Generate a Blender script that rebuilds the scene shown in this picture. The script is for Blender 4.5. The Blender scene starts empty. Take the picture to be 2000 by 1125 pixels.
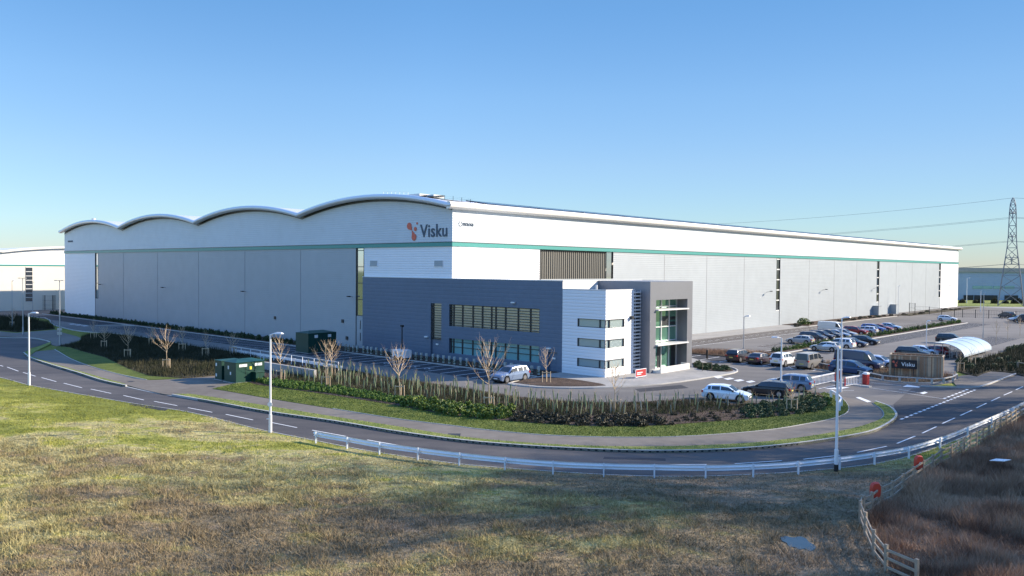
import bpy, math, random
import numpy as np
from mathutils import Vector, Matrix
from mathutils.geometry import tessellate_polygon
RND=random.Random(7)
NR=np.random.RandomState(5)
# ---------------------------------------------------------------- survey of the place (metres, camera heading = +Y)
F=1584.;CX,CY=1000.,562.5;CAMH=12.
def nrm(a):
    l=math.sqrt(sum(c*c for c in a));return tuple(c/l for c in a)
def crs(a,b):return (a[1]*b[2]-a[2]*b[1],a[2]*b[0]-a[0]*b[2],a[0]*b[1]-a[1]*b[0])
def dot(a,b):return sum(p*q for p,q in zip(a,b))
def cray(px,py):return ((px-CX)/F,(CY-py)/F,-1.)
UP=nrm(crs(cray(2460,536.5),cray(-720,511)))
_f=(0,0,-1);_d=dot(_f,UP);YC=nrm(tuple(_f[i]-_d*UP[i] for i in range(3)));XC=crs(YC,UP)
def ray(px,py):
    c=cray(px,py);return (dot(c,XC),dot(c,YC),dot(c,UP))
def G(px,py,z=0.):
    r=ray(px,py);t=(z-CAMH)/r[2];return (r[0]*t,r[1]*t)
def PX(x,y,z):
    v=(x,y,z-CAMH);c=[v[0]*XC[i]+v[1]*YC[i]+v[2]*UP[i] for i in range(3)]
    return (CX+F*c[0]/-c[2],CY-F*c[1]/-c[2])
C0=G(882,702.8)                                   # foot of the warehouse corner
RV=nrm(ray(2460,536.5));AR=math.atan2(RV[1],RV[0]);CA,SA=math.cos(AR),math.sin(AR)
def LW(x,y):return (C0[0]+x*CA-y*SA,C0[1]+x*SA+y*CA)      # site grid (along long wall, along gable) -> world
def WL(x,y):
    dx,dy=x-C0[0],y-C0[1];return (dx*CA+dy*SA,-dx*SA+dy*CA)
def LX(px,y):                                     # site x where the line y=const meets picture column px
    a,b=-60.,330.
    for _ in range(60):
        m=(a+b)/2
        if PX(*LW(m,y),0)[0]<px:a=m
        else:b=m
    return a
S=bpy.context.scene
COL=S.collection
# ---------------------------------------------------------------- materials
def mat(name,col,rough=.6,metal=0.,spec=.5,noise=None,bump=None,ribs=None,alpha=None,coat=0.,trans=0.):
    m=bpy.data.materials.new(name);m.use_nodes=True;n=m.node_tree.nodes;l=m.node_tree.links
    b=n['Principled BSDF'];b.inputs['Roughness'].default_value=rough;b.inputs['Metallic'].default_value=metal
    b.inputs['Specular IOR Level'].default_value=spec;b.inputs['Coat Weight'].default_value=coat
    b.inputs['Transmission Weight'].default_value=trans
    b.inputs['Base Color'].default_value=(*col,1)
    if alpha is not None:b.inputs['Alpha'].default_value=alpha
    src=None
    tc=n.new('ShaderNodeTexCoord')
    if noise:   # (scale, amount)
        nz=n.new('ShaderNodeTexNoise');nz.inputs['Scale'].default_value=noise[0];nz.inputs['Detail'].default_value=6
        l.new(tc.outputs['Object'],nz.inputs['Vector'])
        nz2=n.new('ShaderNodeTexNoise');nz2.inputs['Scale'].default_value=noise[0]*9;nz2.inputs['Detail'].default_value=3
        l.new(tc.outputs['Object'],nz2.inputs['Vector'])
        ad=n.new('ShaderNodeMath');ad.operation='ADD';l.new(nz.outputs['Fac'],ad.inputs[0]);l.new(nz2.outputs['Fac'],ad.inputs[1])
        mr=n.new('ShaderNodeMapRange');mr.inputs['From Min'].default_value=.6;mr.inputs['From Max'].default_value=1.4
        mr.inputs['To Min'].default_value=1-noise[1];mr.inputs['To Max'].default_value=1+noise[1];l.new(ad.outputs[0],mr.inputs['Value'])
        vm=n.new('ShaderNodeVectorMath');vm.operation='SCALE';vm.inputs[0].default_value=col;l.new(mr.outputs[0],vm.inputs['Scale'])
        src=vm.outputs[0]
    if ribs:    # (pitch, depth, axis 'z'|'x'|'y')
        sp=n.new('ShaderNodeSeparateXYZ');l.new(tc.outputs['Object'],sp.inputs[0])
        mu=n.new('ShaderNodeMath');mu.operation='MULTIPLY';mu.inputs[1].default_value=1./ribs[0];l.new(sp.outputs[ribs[2].upper()],mu.inputs[0])
        fr=n.new('ShaderNodeMath');fr.operation='FRACT';l.new(mu.outputs[0],fr.inputs[0])
        r=n.new('ShaderNodeValToRGB');r.color_ramp.elements[0].position=.0;r.color_ramp.elements[0].color=(0,0,0,1)
        r.color_ramp.elements[1].position=.14;r.color_ramp.elements[1].color=(1,1,1,1)
        e=r.color_ramp.elements.new(.72);e.color=(1,1,1,1);e=r.color_ramp.elements.new(.86);e.color=(0,0,0,1)
        l.new(fr.outputs[0],r.inputs[0])
        bp=n.new('ShaderNodeBump');bp.inputs['Distance'].default_value=ribs[1];bp.inputs['Strength'].default_value=1.
        l.new(r.outputs[0],bp.inputs['Height']);l.new(bp.outputs[0],b.inputs['Normal'])
    if bump:    # (scale, strength, distance)
        nb=n.new('ShaderNodeTexNoise');nb.inputs['Scale'].default_value=bump[0];nb.inputs['Detail'].default_value=5
        l.new(tc.outputs['Object'],nb.inputs['Vector'])
        bp=n.new('ShaderNodeBump');bp.inputs['Strength'].default_value=bump[1];bp.inputs['Distance'].default_value=bump[2]
        l.new(nb.outputs['Fac'],bp.inputs['Height']);l.new(bp.outputs[0],b.inputs['Normal'])
    if src:l.new(src,b.inputs['Base Color'])
    return m
def groundmat(name,stops,scales=(.045,.35,3.),weights=(.45,.3,.25),rough=.95,bump=(14,.6,.06),stretch=None,lo=.36,hi=.64):
    """several scales of noise mixed through a colour ramp (grass, soil, asphalt)"""
    m=bpy.data.materials.new(name);m.use_nodes=True;n=m.node_tree.nodes;l=m.node_tree.links
    b=n['Principled BSDF'];b.inputs['Roughness'].default_value=rough;b.inputs['Specular IOR Level'].default_value=.2
    geo=n.new('ShaderNodeNewGeometry');pos=geo.outputs['Position']
    if stretch:
        mp=n.new('ShaderNodeMapping');mp.inputs['Rotation'].default_value=(0,0,stretch[0]);mp.inputs['Scale'].default_value=(stretch[1],1,1)
        l.new(pos,mp.inputs['Vector']);pos=mp.outputs[0]
    tot=None
    for s,w in zip(scales,weights):
        z=n.new('ShaderNodeTexNoise');z.inputs['Scale'].default_value=s;z.inputs['Detail'].default_value=5;z.inputs['Distortion'].default_value=.4
        l.new(pos,z.inputs['Vector'])
        mu=n.new('ShaderNodeMath');mu.operation='MULTIPLY';mu.inputs[1].default_value=w;l.new(z.outputs['Fac'],mu.inputs[0])
        if tot is None:tot=mu.outputs[0]
        else:
            ad=n.new('ShaderNodeMath');ad.operation='ADD';l.new(tot,ad.inputs[0]);l.new(mu.outputs[0],ad.inputs[1]);tot=ad.outputs[0]
    mr=n.new('ShaderNodeMapRange');mr.inputs['From Min'].default_value=lo;mr.inputs['From Max'].default_value=hi;l.new(tot,mr.inputs['Value'])
    r=n.new('ShaderNodeValToRGB');l.new(mr.outputs[0],r.inputs[0]);cr=r.color_ramp
    for i,(p,c) in enumerate(stops):
        if i<2:e=cr.elements[i];e.position=p
        else:e=cr.elements.new(p)
        e.color=(*c,1)
    l.new(r.outputs[0],b.inputs['Base Color'])
    if bump:
        z=n.new('ShaderNodeTexNoise');z.inputs['Scale'].default_value=bump[0];z.inputs['Detail'].default_value=5;l.new(geo.outputs['Position'],z.inputs['Vector'])
        bp=n.new('ShaderNodeBump');bp.inputs['Strength'].default_value=bump[1];bp.inputs['Distance'].default_value=bump[2]
        l.new(z.outputs['Fac'],bp.inputs['Height']);l.new(bp.outputs[0],b.inputs['Normal'])
    return m
def fieldmat(name,gain,bump):
    """olive turf near the road turning to dry brown straw down the slope"""
    m=bpy.data.materials.new(name);m.use_nodes=True;n=m.node_tree.nodes;l=m.node_tree.links
    b=n['Principled BSDF'];b.inputs['Roughness'].default_value=.95;b.inputs['Specular IOR Level'].default_value=.15
    geo=n.new('ShaderNodeNewGeometry');mp=n.new('ShaderNodeMapping');mp.inputs['Rotation'].default_value=(0,0,-.25);mp.inputs['Scale'].default_value=(.6,1,1);l.new(geo.outputs['Position'],mp.inputs['Vector'])
    def nz(s,d=5,dist=.5):
        z=n.new('ShaderNodeTexNoise');z.inputs['Scale'].default_value=s;z.inputs['Detail'].default_value=d;z.inputs['Distortion'].default_value=dist;l.new(mp.outputs[0],z.inputs['Vector']);return z.outputs['Fac']
    def ma(op,a,c):
        k=n.new('ShaderNodeMath');k.operation=op
        for i,v in enumerate((a,c)):
            if isinstance(v,(int,float)):k.inputs[i].default_value=v
            else:l.new(v,k.inputs[i])
        return k.outputs[0]
    sp=n.new('ShaderNodeSeparateXYZ');l.new(geo.outputs['Position'],sp.inputs[0])
    # dryness: grows towards the bottom of the slope (small Y) and to the right
    dry=ma('ADD',ma('MULTIPLY',sp.outputs['Y'],-.0085),ma('MULTIPLY',sp.outputs['X'],.003))
    t=ma('ADD',ma('ADD',ma('MULTIPLY',nz(.075),1.3),ma('MULTIPLY',nz(.42),.55)),ma('ADD',ma('MULTIPLY',nz(2.4),.35),dry))
    mr=n.new('ShaderNodeMapRange');mr.inputs['From Min'].default_value=.36;mr.inputs['From Max'].default_value=.98;l.new(t,mr.inputs['Value'])
    r=n.new('ShaderNodeValToRGB');cr=r.color_ramp;l.new(mr.outputs[0],r.inputs[0])
    for i,(p,c) in enumerate([(0,(.17,.18,.035)),(1,(.25,.19,.125)),(.22,(.27,.265,.06)),(.40,(.37,.32,.155)),(.52,(.235,.20,.085)),(.66,(.25,.19,.11)),(.80,(.17,.135,.08))]):
        e=cr.elements[i] if i<2 else cr.elements.new(p);e.position=p;e.color=(*c,1)
    f=n.new('ShaderNodeMapRange');f.inputs['From Min'].default_value=.3;f.inputs['From Max'].default_value=.7;f.inputs['To Min'].default_value=.5*gain;f.inputs['To Max'].default_value=1.45*gain
    l.new(ma('ADD',ma('MULTIPLY',nz(7.,6,.2),.6),ma('MULTIPLY',nz(1.1,4,.4),.4)),f.inputs['Value'])
    vs=n.new('ShaderNodeVectorMath');vs.operation='SCALE';l.new(r.outputs[0],vs.inputs[0]);l.new(f.outputs[0],vs.inputs['Scale']);l.new(vs.outputs[0],b.inputs['Base Color'])
    if bump:
        z=n.new('ShaderNodeTexNoise');z.inputs['Scale'].default_value=9;z.inputs['Detail'].default_value=5;l.new(geo.outputs['Position'],z.inputs['Vector'])
        bp=n.new('ShaderNodeBump');bp.inputs['Strength'].default_value=.8;bp.inputs['Distance'].default_value=.08;l.new(z.outputs['Fac'],bp.inputs['Height']);l.new(bp.outputs[0],b.inputs['Normal'])
    return m
def leafmat(name,a,b_,scale=3.,rough=.6,world=True):
    m=bpy.data.materials.new(name);m.use_nodes=True;n=m.node_tree.nodes;l=m.node_tree.links
    b=n['Principled BSDF'];b.inputs['Roughness'].default_value=rough;b.inputs['Specular IOR Level'].default_value=.25
    geo=n.new('ShaderNodeNewGeometry');z=n.new('ShaderNodeTexNoise');z.inputs['Scale'].default_value=scale;z.inputs['Detail'].default_value=4
    l.new(geo.outputs['Position'],z.inputs['Vector'])
    mr=n.new('ShaderNodeMapRange');mr.inputs['From Min'].default_value=.35;mr.inputs['From Max'].default_value=.65;l.new(z.outputs['Fac'],mr.inputs['Value'])
    mx=n.new('ShaderNodeMix');mx.data_type='RGBA';mx.inputs['A'].default_value=(*a,1);mx.inputs['B'].default_value=(*b_,1)
    l.new(mr.outputs[0],mx.inputs['Factor']);l.new(mx.outputs['Result'],b.inputs['Base Color'])
    return m
M=dict(
 white=mat('white_cladding',(.80,.81,.82),.42,.0,.4,noise=(.06,.03),ribs=(.33,.018,'z')),
 silver=mat('silver_cladding',(.56,.61,.64),.42,.0,.4,noise=(.06,.06),ribs=(.33,.014,'z')),
 blinds=mat('window_blinds',(.56,.56,.50),.2,.25,.6,noise=(.5,.12)),
 sleeve=mat('shrub_sleeve',(.42,.45,.42),.7),
 whitew=mat('white_wing_cladding',(.74,.755,.77),.45,.0,.4,ribs=(.37,.018,'z')),
 grey=mat('silver_grey_cladding',(.335,.37,.395),.45,.1,.4,noise=(.05,.07),ribs=(.33,.007,'z')),
 teal=mat('teal_trim',(.04,.27,.24),.4,.0,.5),
 dark=mat('slate_blue_cladding',(.115,.155,.215),.5,.05,.4,noise=(.15,.07),ribs=(.5,.006,'z')),
 portal=mat('portal_grey_cladding',(.19,.198,.22),.4,.3,.5,noise=(.3,.05)),
 roof=mat('roof_sheet',(.60,.61,.62),.45,.2,.4,ribs=(.4,.03,'x')),
 fascia=mat('fascia_silver',(.66,.67,.68),.35,.25,.5),
 bull=mat('eaves_cream',(.74,.72,.67),.4,.1,.5),
 trim=mat('pale_trim',(.62,.62,.60),.5),
 darkm=mat('dark_frame_metal',(.035,.04,.045),.4,.3),
 joint=mat('panel_joint',(.25,.26,.27),.6),
 louvre=mat('bronze_louvre',(.17,.165,.145),.5,.3,ribs=(.5,.05,'x')),
 glass=mat('reflective_glass',(.46,.51,.53),.04,.85,.6),
 glassd=mat('dark_glass',(.10,.115,.125),.06,.75,.6),
 glassg=mat('green_glass',(.17,.36,.28),.06,.55,.7),
 glasst=mat('blue_blind_glass',(.24,.46,.46),.12,.25,.6),
 glassw=mat('frosted_window',(.36,.45,.46),.18,.3,.6),
 galv=mat('galvanised_steel',(.74,.77,.80),.5,.0,.5,noise=(1.2,.08)),
 pole=mat('pole_paint_white',(.74,.75,.76),.4,.1),
 poleg=mat('pole_grey',(.42,.44,.46),.4,.5),
 black=mat('black_base',(.012,.012,.013),.6),
 solar=mat('solar_panel_glass',(.015,.022,.05),.15,.2,.7),
 kgreen=mat('kiosk_green',(.004,.045,.032),.42,.0,.5,noise=(.8,.15)),
 kroof=mat('kiosk_roof_green',(.006,.055,.04),.5),
 label=mat('pale_label',(.7,.72,.7),.5), yell=mat('yellow_label',(.75,.62,.05),.5),
 conc=mat('concrete',(.36,.35,.33),.85,noise=(.6,.15),bump=(9,.4,.02)),
 kerb=mat('kerb_concrete',(.42,.41,.385),.8,noise=(1.5,.15)),
 paint=mat('road_paint',(.66,.66,.64),.7,noise=(2.2,.14)),
 soil=groundmat('mulch_soil',[(0,(.035,.024,.018)),(1,(.14,.10,.075)),(.5,(.075,.052,.038))],(.3,2.,9.),(.3,.3,.4),bump=(7,.9,.12)),
 road=groundmat('road_asphalt',[(0,(.042,.040,.042)),(1,(.13,.117,.106))],(.08,.8,40.),(.4,.25,.35),.8,bump=(60,.25,.01),stretch=(0.2,.35)),
 yard=groundmat('yard_asphalt',[(0,(.10,.094,.088)),(1,(.20,.186,.168))],(.06,.5,30.),(.45,.3,.25),.85,bump=(50,.2,.01),stretch=(AR,.3)),
 bay=groundmat('bay_tarmac',[(0,(.030,.032,.038)),(1,(.062,.062,.066))],(.1,.9,30.),(.4,.3,.3),.85,bump=(50,.2,.01)),
 bayr=groundmat('bay_paving',[(0,(.075,.066,.058)),(1,(.135,.12,.105))],(.1,.9,20.),(.4,.3,.3),.9,bump=(40,.3,.01)),
 path=groundmat('footpath_asphalt',[(0,(.125,.108,.090)),(1,(.20,.178,.150))],(.12,1.1,40.),(.4,.3,.3),.9,bump=(50,.3,.01)),
 pave=groundmat('pavement_flags',[(0,(.24,.235,.22)),(1,(.36,.345,.32))],(.3,2.,30.),(.4,.3,.3),.85,bump=(40,.2,.01)),
 lawn=groundmat('lawn_grass',[(0,(.055,.085,.014)),(1,(.15,.17,.035))],(.12,.9,7.),(.35,.3,.35),bump=(16,.8,.08)),
 verge=groundmat('verge_grass',[(0,(.09,.14,.025)),(1,(.30,.29,.10)),(.5,(.18,.21,.05))],(.3,1.6,9.),(.3,.35,.35),bump=(16,.8,.08)),
 field=fieldmat('rough_grass',1.0,True),
 blade=fieldmat('grass_blades',1.25,False),
 lawnb=leafmat('lawn_blades',(.055,.095,.012),(.17,.20,.04),.8),
 vergeb=leafmat('verge_blades',(.12,.18,.03),(.30,.30,.10),1.2),
 reed=leafmat('reed_straw',(.15,.085,.055),(.46,.31,.20),.3,.9),
 brush=leafmat('dark_scrub',(.022,.028,.012),(.06,.055,.03),.6,.9),
 scrubg=groundmat('scrub_floor',[(0,(.03,.028,.016)),(1,(.095,.078,.05))],(.2,1.5,8.),(.3,.3,.4),bump=(9,1.,.15)),
 reedg=groundmat('reed_floor',[(0,(.055,.042,.028)),(1,(.20,.15,.10))],(.12,.8,6.),(.35,.3,.35),bump=(8,1.,.15)),
 box=leafmat('box_leaf',(.035,.085,.014),(.13,.21,.04),2.5),
 laurel=leafmat('laurel_leaf',(.03,.07,.012),(.19,.24,.05),3.5,.4),
 heath=leafmat('dark_heath_leaf',(.02,.024,.014),(.06,.055,.035),2.),
 hedge=leafmat('hedge_leaf',(.03,.055,.025),(.075,.11,.045),2.),
 guard=leafmat('guard_green',(.11,.18,.10),(.24,.28,.15),1.,.5),
 guardg=leafmat('guard_grey_green',(.13,.17,.15),(.24,.27,.24),1.,.6),
 bark=mat('pale_bark',(.40,.31,.20),.8,noise=(4,.25)),
 twig=mat('pale_twig',(.58,.43,.27),.8),
 barkd=mat('dark_bark',(.13,.10,.07),.9,noise=(2,.3)),
 stake=mat('timber_stake',(.55,.42,.27),.8,noise=(3,.15)),
 rail=mat('weathered_timber',(.31,.25,.18),.85,noise=(2.5,.25),bump=(12,.3,.02)),
 gatew=mat('new_timber',(.55,.40,.26),.8,noise=(2.5,.2)),
 cedar=mat('cedar_boards',(.34,.20,.115),.8,noise=(1.2,.3)),
 red=mat('red_plastic',(.40,.025,.025),.4), redw=mat('white_plastic',(.78,.78,.78),.4),
 orange=mat('orange_red',(.50,.05,.025),.45),
 logor=mat('logo_red',(.62,.12,.07),.5), logod=mat('logo_navy',(.035,.07,.11),.5), logow=mat('logo_white',(.85,.85,.85),.5),
 signb=mat('sign_navy',(.008,.011,.02),.35),
 puddle=mat('puddle_water',(.03,.04,.05),.03,.0,1.,bump=(6,.05,.01)),
 poly=mat('shelter_polycarbonate',(.62,.70,.76),.12,.15,.8),
 bluec=mat('blue_cladding',(.34,.44,.55),.5,.1,.4,noise=(.02,.08),ribs=(.6,.04,'z')),
 cream=mat('cream_cladding',(.66,.62,.53),.5,.0,.4,noise=(.03,.04)),
 pylon=mat('pylon_steel',(.16,.18,.21),.5,.5), wire=mat('conductor',(.10,.11,.13),.5,.5),
 tyre=mat('tyre_rubber',(.015,.015,.016),.8), rim=mat('alloy_rim',(.42,.42,.43),.3,.8),
 cglass=mat('car_glass',(.03,.04,.05),.14,.2,.6),
 head=mat('headlamp',(.65,.68,.70),.1,.4,.8), tail=mat('tail_lamp',(.45,.02,.02),.2), plate=mat('rear_plate',(.65,.55,.12),.5), platew=mat('front_plate',(.7,.7,.7),.5),
 trimd=mat('dark_plastic',(.02,.02,.022),.6),
)
# ---------------------------------------------------------------- mesh helpers
class MB:
    def __init__(s):s.v=[];s.f=[];s.m=[]
    def poly(s,pts,m=0):
        i=len(s.v);s.v+= [tuple(p) for p in pts];s.f.append(tuple(range(i,i+len(pts))));s.m.append(m)
    def box(s,a,b,m=0):
        x0,y0,z0=[min(a[i],b[i]) for i in range(3)];x1,y1,z1=[max(a[i],b[i]) for i in range(3)]
        i=len(s.v);s.v+=[(x0,y0,z0),(x1,y0,z0),(x1,y1,z0),(x0,y1,z0),(x0,y0,z1),(x1,y0,z1),(x1,y1,z1),(x0,y1,z1)]
        for q in ((0,3,2,1),(4,5,6,7),(0,1,5,4),(1,2,6,5),(2,3,7,6),(3,0,4,7)):s.f.append(tuple(i+k for k in q));s.m.append(m)
    def bar(s,p,q,w,h,m=0,up=(0,0,1)):
        p=Vector(p);q=Vector(q);d=(q-p).normalized();u=Vector(up);r=d.cross(u)
        if r.length<1e-4:r=d.cross(Vector((1,0,0)))
        r.normalize();u=r.cross(d);r*=w/2;u=u*(h/2)
        i=len(s.v);s.v+=[tuple(c) for c in (p-r-u,p+r-u,p+r+u,p-r+u,q-r-u,q+r-u,q+r+u,q-r+u)]
        for k in ((0,1,2,3),(7,6,5,4),(0,4,5,1),(1,5,6,2),(2,6,7,3),(3,7,4,0)):s.f.append(tuple(i+j for j in k));s.m.append(m)
    def tube(s,p,q,r0,r1=None,n=6,m=0,cap=True):
        r1=r0 if r1 is None else r1;p=Vector(p);q=Vector(q);d=(q-p)
        if d.length<1e-6:return
        d.normalize();a=d.orthogonal().normalized();b=d.cross(a);i=len(s.v)
        for c,r in((p,r0),(q,r1)):
            for k in range(n):
                t=2*math.pi*k/n;s.v.append(tuple(c+a*(math.cos(t)*r)+b*(math.sin(t)*r)))
        for k in range(n):s.f.append((i+k,i+(k+1)%n,i+n+(k+1)%n,i+n+k));s.m.append(m)
        if cap:
            s.f.append(tuple(i+n-1-k for k in range(n)));s.m.append(m);s.f.append(tuple(i+n+k for k in range(n)));s.m.append(m)
    def slab(s,pts,z0,z1,m=0,sides=True):
        pts=[tuple(p[:2]) for p in pts]
        A=sum(pts[i][0]*pts[(i+1)%len(pts)][1]-pts[(i+1)%len(pts)][0]*pts[i][1] for i in range(len(pts)))
        if A<0:pts=pts[::-1]
        i=len(s.v);n=len(pts);s.v+=[(x,y,z1) for x,y in pts]
        for t in tessellate_polygon([[Vector((x,y,0)) for x,y in pts]]):
            a,b,c=[pts[k] for k in t]
            if (b[0]-a[0])*(c[1]-a[1])-(b[1]-a[1])*(c[0]-a[0])<0:t=t[::-1]
            s.f.append(tuple(i+k for k in t));s.m.append(m)
        if sides and z1-z0>1e-4:
            j=len(s.v);s.v+=[(x,y,z0) for x,y in pts]
            for k in range(n):s.f.append((j+k,j+(k+1)%n,i+(k+1)%n,i+k));s.m.append(m)
    def build(s,name,mats,parent=None,loc=None,rz=None,smooth=False):
        me=bpy.data.meshes.new(name);me.from_pydata(s.v,[],s.f)
        if not isinstance(mats,(list,tuple)):mats=[mats]
        for k in mats:me.materials.append(M[k] if isinstance(k,str) else k)
        if any(s.m):me.polygons.foreach_set('material_index',s.m)
        if smooth:me.polygons.foreach_set('use_smooth',[True]*len(s.f))
        me.update()
        return link(name,me,parent,loc,rz)
def link(name,me,parent=None,loc=None,rz=None):
    o=bpy.data.objects.new(name,me);COL.objects.link(o)
    if parent:o.parent=parent
    if loc is not None:o.location=loc if len(loc)==3 else (*loc,0)
    if rz is not None:o.rotation_euler=(0,0,rz)
    return o
def tag(o,label=None,cat=None,group=None,kind=None):
    if label:o['label']=label
    if cat:o['category']=cat
    if group:o['group']=group
    if kind:o['kind']=kind
    return o
def empty(name,loc=(0,0,0),rz=0,label=None,cat=None,group=None):
    o=bpy.data.objects.new(name,None);COL.objects.link(o);o.location=loc if len(loc)==3 else (*loc,0);o.rotation_euler=(0,0,rz)
    o.empty_display_size=.3
    return tag(o,label,cat,group)
KIDS={}
def copy_tree(o,parent=None):
    c=o.copy();COL.objects.link(c)
    if parent:c.parent=parent
    for ch in [x for x in o.children]:copy_tree(ch,c)
    return c
def spline(pts,n=6,closed=False):
    out=[];L=len(pts);P=[Vector(p[:2]) for p in pts]
    for i in range(L-1 if not closed else L):
        if closed:p0,p1,p2,p3=P[(i-1)%L],P[i],P[(i+1)%L],P[(i+2)%L]
        else:p0=P[i-1] if i else P[0]*2-P[1];p1=P[i];p2=P[i+1];p3=P[i+2] if i+2<L else P[-1]*2-P[-2]
        # centripetal parameterisation avoids loops when the spacing is uneven
        t0=0;t1=t0+max(1e-4,(p1-p0).length)**.5;t2=t1+max(1e-4,(p2-p1).length)**.5;t3=t2+max(1e-4,(p3-p2).length)**.5
        for k in range(n):
            t=t1+(t2-t1)*k/n
            A1=p0*((t1-t)/(t1-t0))+p1*((t-t0)/(t1-t0));A2=p1*((t2-t)/(t2-t1))+p2*((t-t1)/(t2-t1));A3=p2*((t3-t)/(t3-t2))+p3*((t-t2)/(t3-t2))
            B1=A1*((t2-t)/(t2-t0))+A2*((t-t0)/(t2-t0));B2=A2*((t3-t)/(t3-t1))+A3*((t-t1)/(t3-t1))
            q=B1*((t2-t)/(t2-t1))+B2*((t-t1)/(t2-t1));out.append((q.x,q.y))
    if not closed:out.append(tuple(P[-1]))
    return out
def gp(l,n=5):return spline([G(*p) for p in l],n)
def offs(pl,d):
    out=[]
    for i,p in enumerate(pl):
        a=Vector(pl[max(0,i-1)]);b=Vector(pl[min(len(pl)-1,i+1)]);t=(b-a).normalized();out.append((p[0]-t.y*d,p[1]+t.x*d))
    return out
def ribbon(mb,pl,w,z0,z1,m=0,side=0):
    """box section ribbon along a polyline; side 0 centred, +1 to the left of travel, -1 right"""
    a=offs(pl,w/2 if side==0 else (w if side>0 else 0));b=offs(pl,-w/2 if side==0 else (0 if side>0 else -w))
    for i in range(len(pl)-1):
        A,B,Cc,D=a[i],a[i+1],b[i+1],b[i]
        mb.poly([(*D,z1),(*Cc,z1),(*B,z1),(*A,z1)],m)
        if z1-z0>.02:
            mb.poly([(*A,z1),(*B,z1),(*B,z0),(*A,z0)],m);mb.poly([(*D,z0),(*Cc,z0),(*Cc,z1),(*D,z1)],m)
    if z1-z0>.02:
        mb.poly([(*a[0],z0),(*b[0],z0),(*b[0],z1),(*a[0],z1)],m);mb.poly([(*b[-1],z0),(*a[-1],z0),(*a[-1],z1),(*b[-1],z1)],m)
def inside(p,poly):
    x,y=p;c=False;j=len(poly)-1
    for i in range(len(poly)):
        xi,yi=poly[i];xj,yj=poly[j]
        if (yi>y)!=(yj>y) and x<(xj-xi)*(y-yi)/(yj-yi)+xi:c=not c
        j=i
    return c
def inside_np(X,Y,poly):
    c=np.zeros(X.shape,bool);j=len(poly)-1
    for i in range(len(poly)):
        xi,yi=poly[i];xj,yj=poly[j]
        if yi!=yj:
            k=((yi>Y)!=(yj>Y))&(X<(xj-xi)*(Y-yi)/(yj-yi)+xi);c^=k
        j=i
    return c
def npmesh(name,V,Fc,mats,nv,mi=None):
    """V (n,3), faces all with nv verts"""
    me=bpy.data.meshes.new(name);me.vertices.add(len(V));me.vertices.foreach_set('co',V.astype(np.float32).ravel())
    me.loops.add(Fc.size);me.loops.foreach_set('vertex_index',Fc.astype(np.int32).ravel())
    me.polygons.add(len(Fc));me.polygons.foreach_set('loop_start',(np.arange(len(Fc))*nv).astype(np.int32))
    for k in (mats if isinstance(mats,(list,tuple)) else [mats]):me.materials.append(M[k] if isinstance(k,str) else k)
    if mi is not None:me.polygons.foreach_set('material_index',mi.astype(np.int32))
    me.update(calc_edges=True);return me
def blades(X,Y,Z,h,w,lean,name,m):
    """one triangle per blade, leaning at random"""
    n=len(X);a=NR.rand(n)*2*math.pi;dx=np.cos(a)*w/2;dy=np.sin(a)*w/2;b=NR.rand(n)*2*math.pi;l=NR.rand(n)*lean*h
    V=np.empty((n,3,3));V[:,0]=np.stack([X-dx,Y-dy,Z],1);V[:,1]=np.stack([X+dx,Y+dy,Z],1);V[:,2]=np.stack([X+np.cos(b)*l,Y+np.sin(b)*l,Z+h],1)
    return npmesh(name,V.reshape(-1,3),np.arange(3*n).reshape(n,3),m,3)
def leafclump(name,m,n,rx,rz,leaf,zc=None,seed=1,flat=.0):
    """many small leaf quads through an uneven mound"""
    r=np.random.RandomState(seed);lumps=r.randn(7,3);lumps/=np.linalg.norm(lumps,axis=1)[:,None]
    d=r.randn(n,3);d/=np.linalg.norm(d,axis=1)[:,None];d[:,2]=np.abs(d[:,2])*1.0
    g=.72+.3*np.max(d@lumps.T,axis=1);rad=(r.rand(n)**.33)*g
    c=d*rad[:,None]*np.array([rx,rx,rz]);
    if zc:c[:,2]+=zc
    u=r.randn(n,3);u/=np.linalg.norm(u,axis=1)[:,None];v=np.cross(u,r.randn(n,3));v/=np.linalg.norm(v,axis=1)[:,None]
    s=leaf*(.6+.8*r.rand(n))[:,None]
    V=np.stack([c-u*s*.5,c+v*s*.32,c+u*s*.5,c-v*s*.32],1).reshape(-1,3);V[:,2]=np.maximum(V[:,2],.01)
    return npmesh(name,V,np.arange(4*n).reshape(n,4),m,4)
# ================================================================ THE GROUND
def sheet(name,pts,z0,z1,m,kind='structure'):
    b=MB();b.slab(pts,z0,z1);return tag(b.build(name,m),kind=kind)
g=MB();n=40
g.poly([(-2500,-300,0),(2500,-300,0),(2500,4000,0),(-2500,4000,0)])
tag(g.build('ground','field'),kind='structure')
near=[(-160,706),(0,737),(57,752),(100,760),(250,786),(375,806),(500,837),(598,857),(740,884),(897,906),(986,914),(1175,926.5),(1275,930),(1375,930),(1500,925),(1620,916),(1712,905),(1775,891),(1850,866),(1925,834),(2000,798),(2090,752),(2200,705)]
farA=[(-160,640),(0,659),(60,661),(90,666)]
farK1=[(45,691),(57,700),(100,715),(150,730),(200,746),(245,756)]
farG=[(245,756),(290,766),(335,774)]
farK2=[(335,774),(400,785),(525,808),(650,826),(775,847),(900,864),(1000,873),(1125,880.5),(1250,885),(1375,884),(1500,876.5),(1625,861),(1700,847),(1737,830),(1752,817),(1750,807),(1737,796),(1712,787)]
farR=[(1799,756),(1860,758),(1905,758.5),(1925,754),(1950,745),(1987,731),(2030,716),(2120,690)]
NEAR=gp(near);K1=gp(farK1);K2=gp(farK2);KR=gp(farR)
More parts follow.
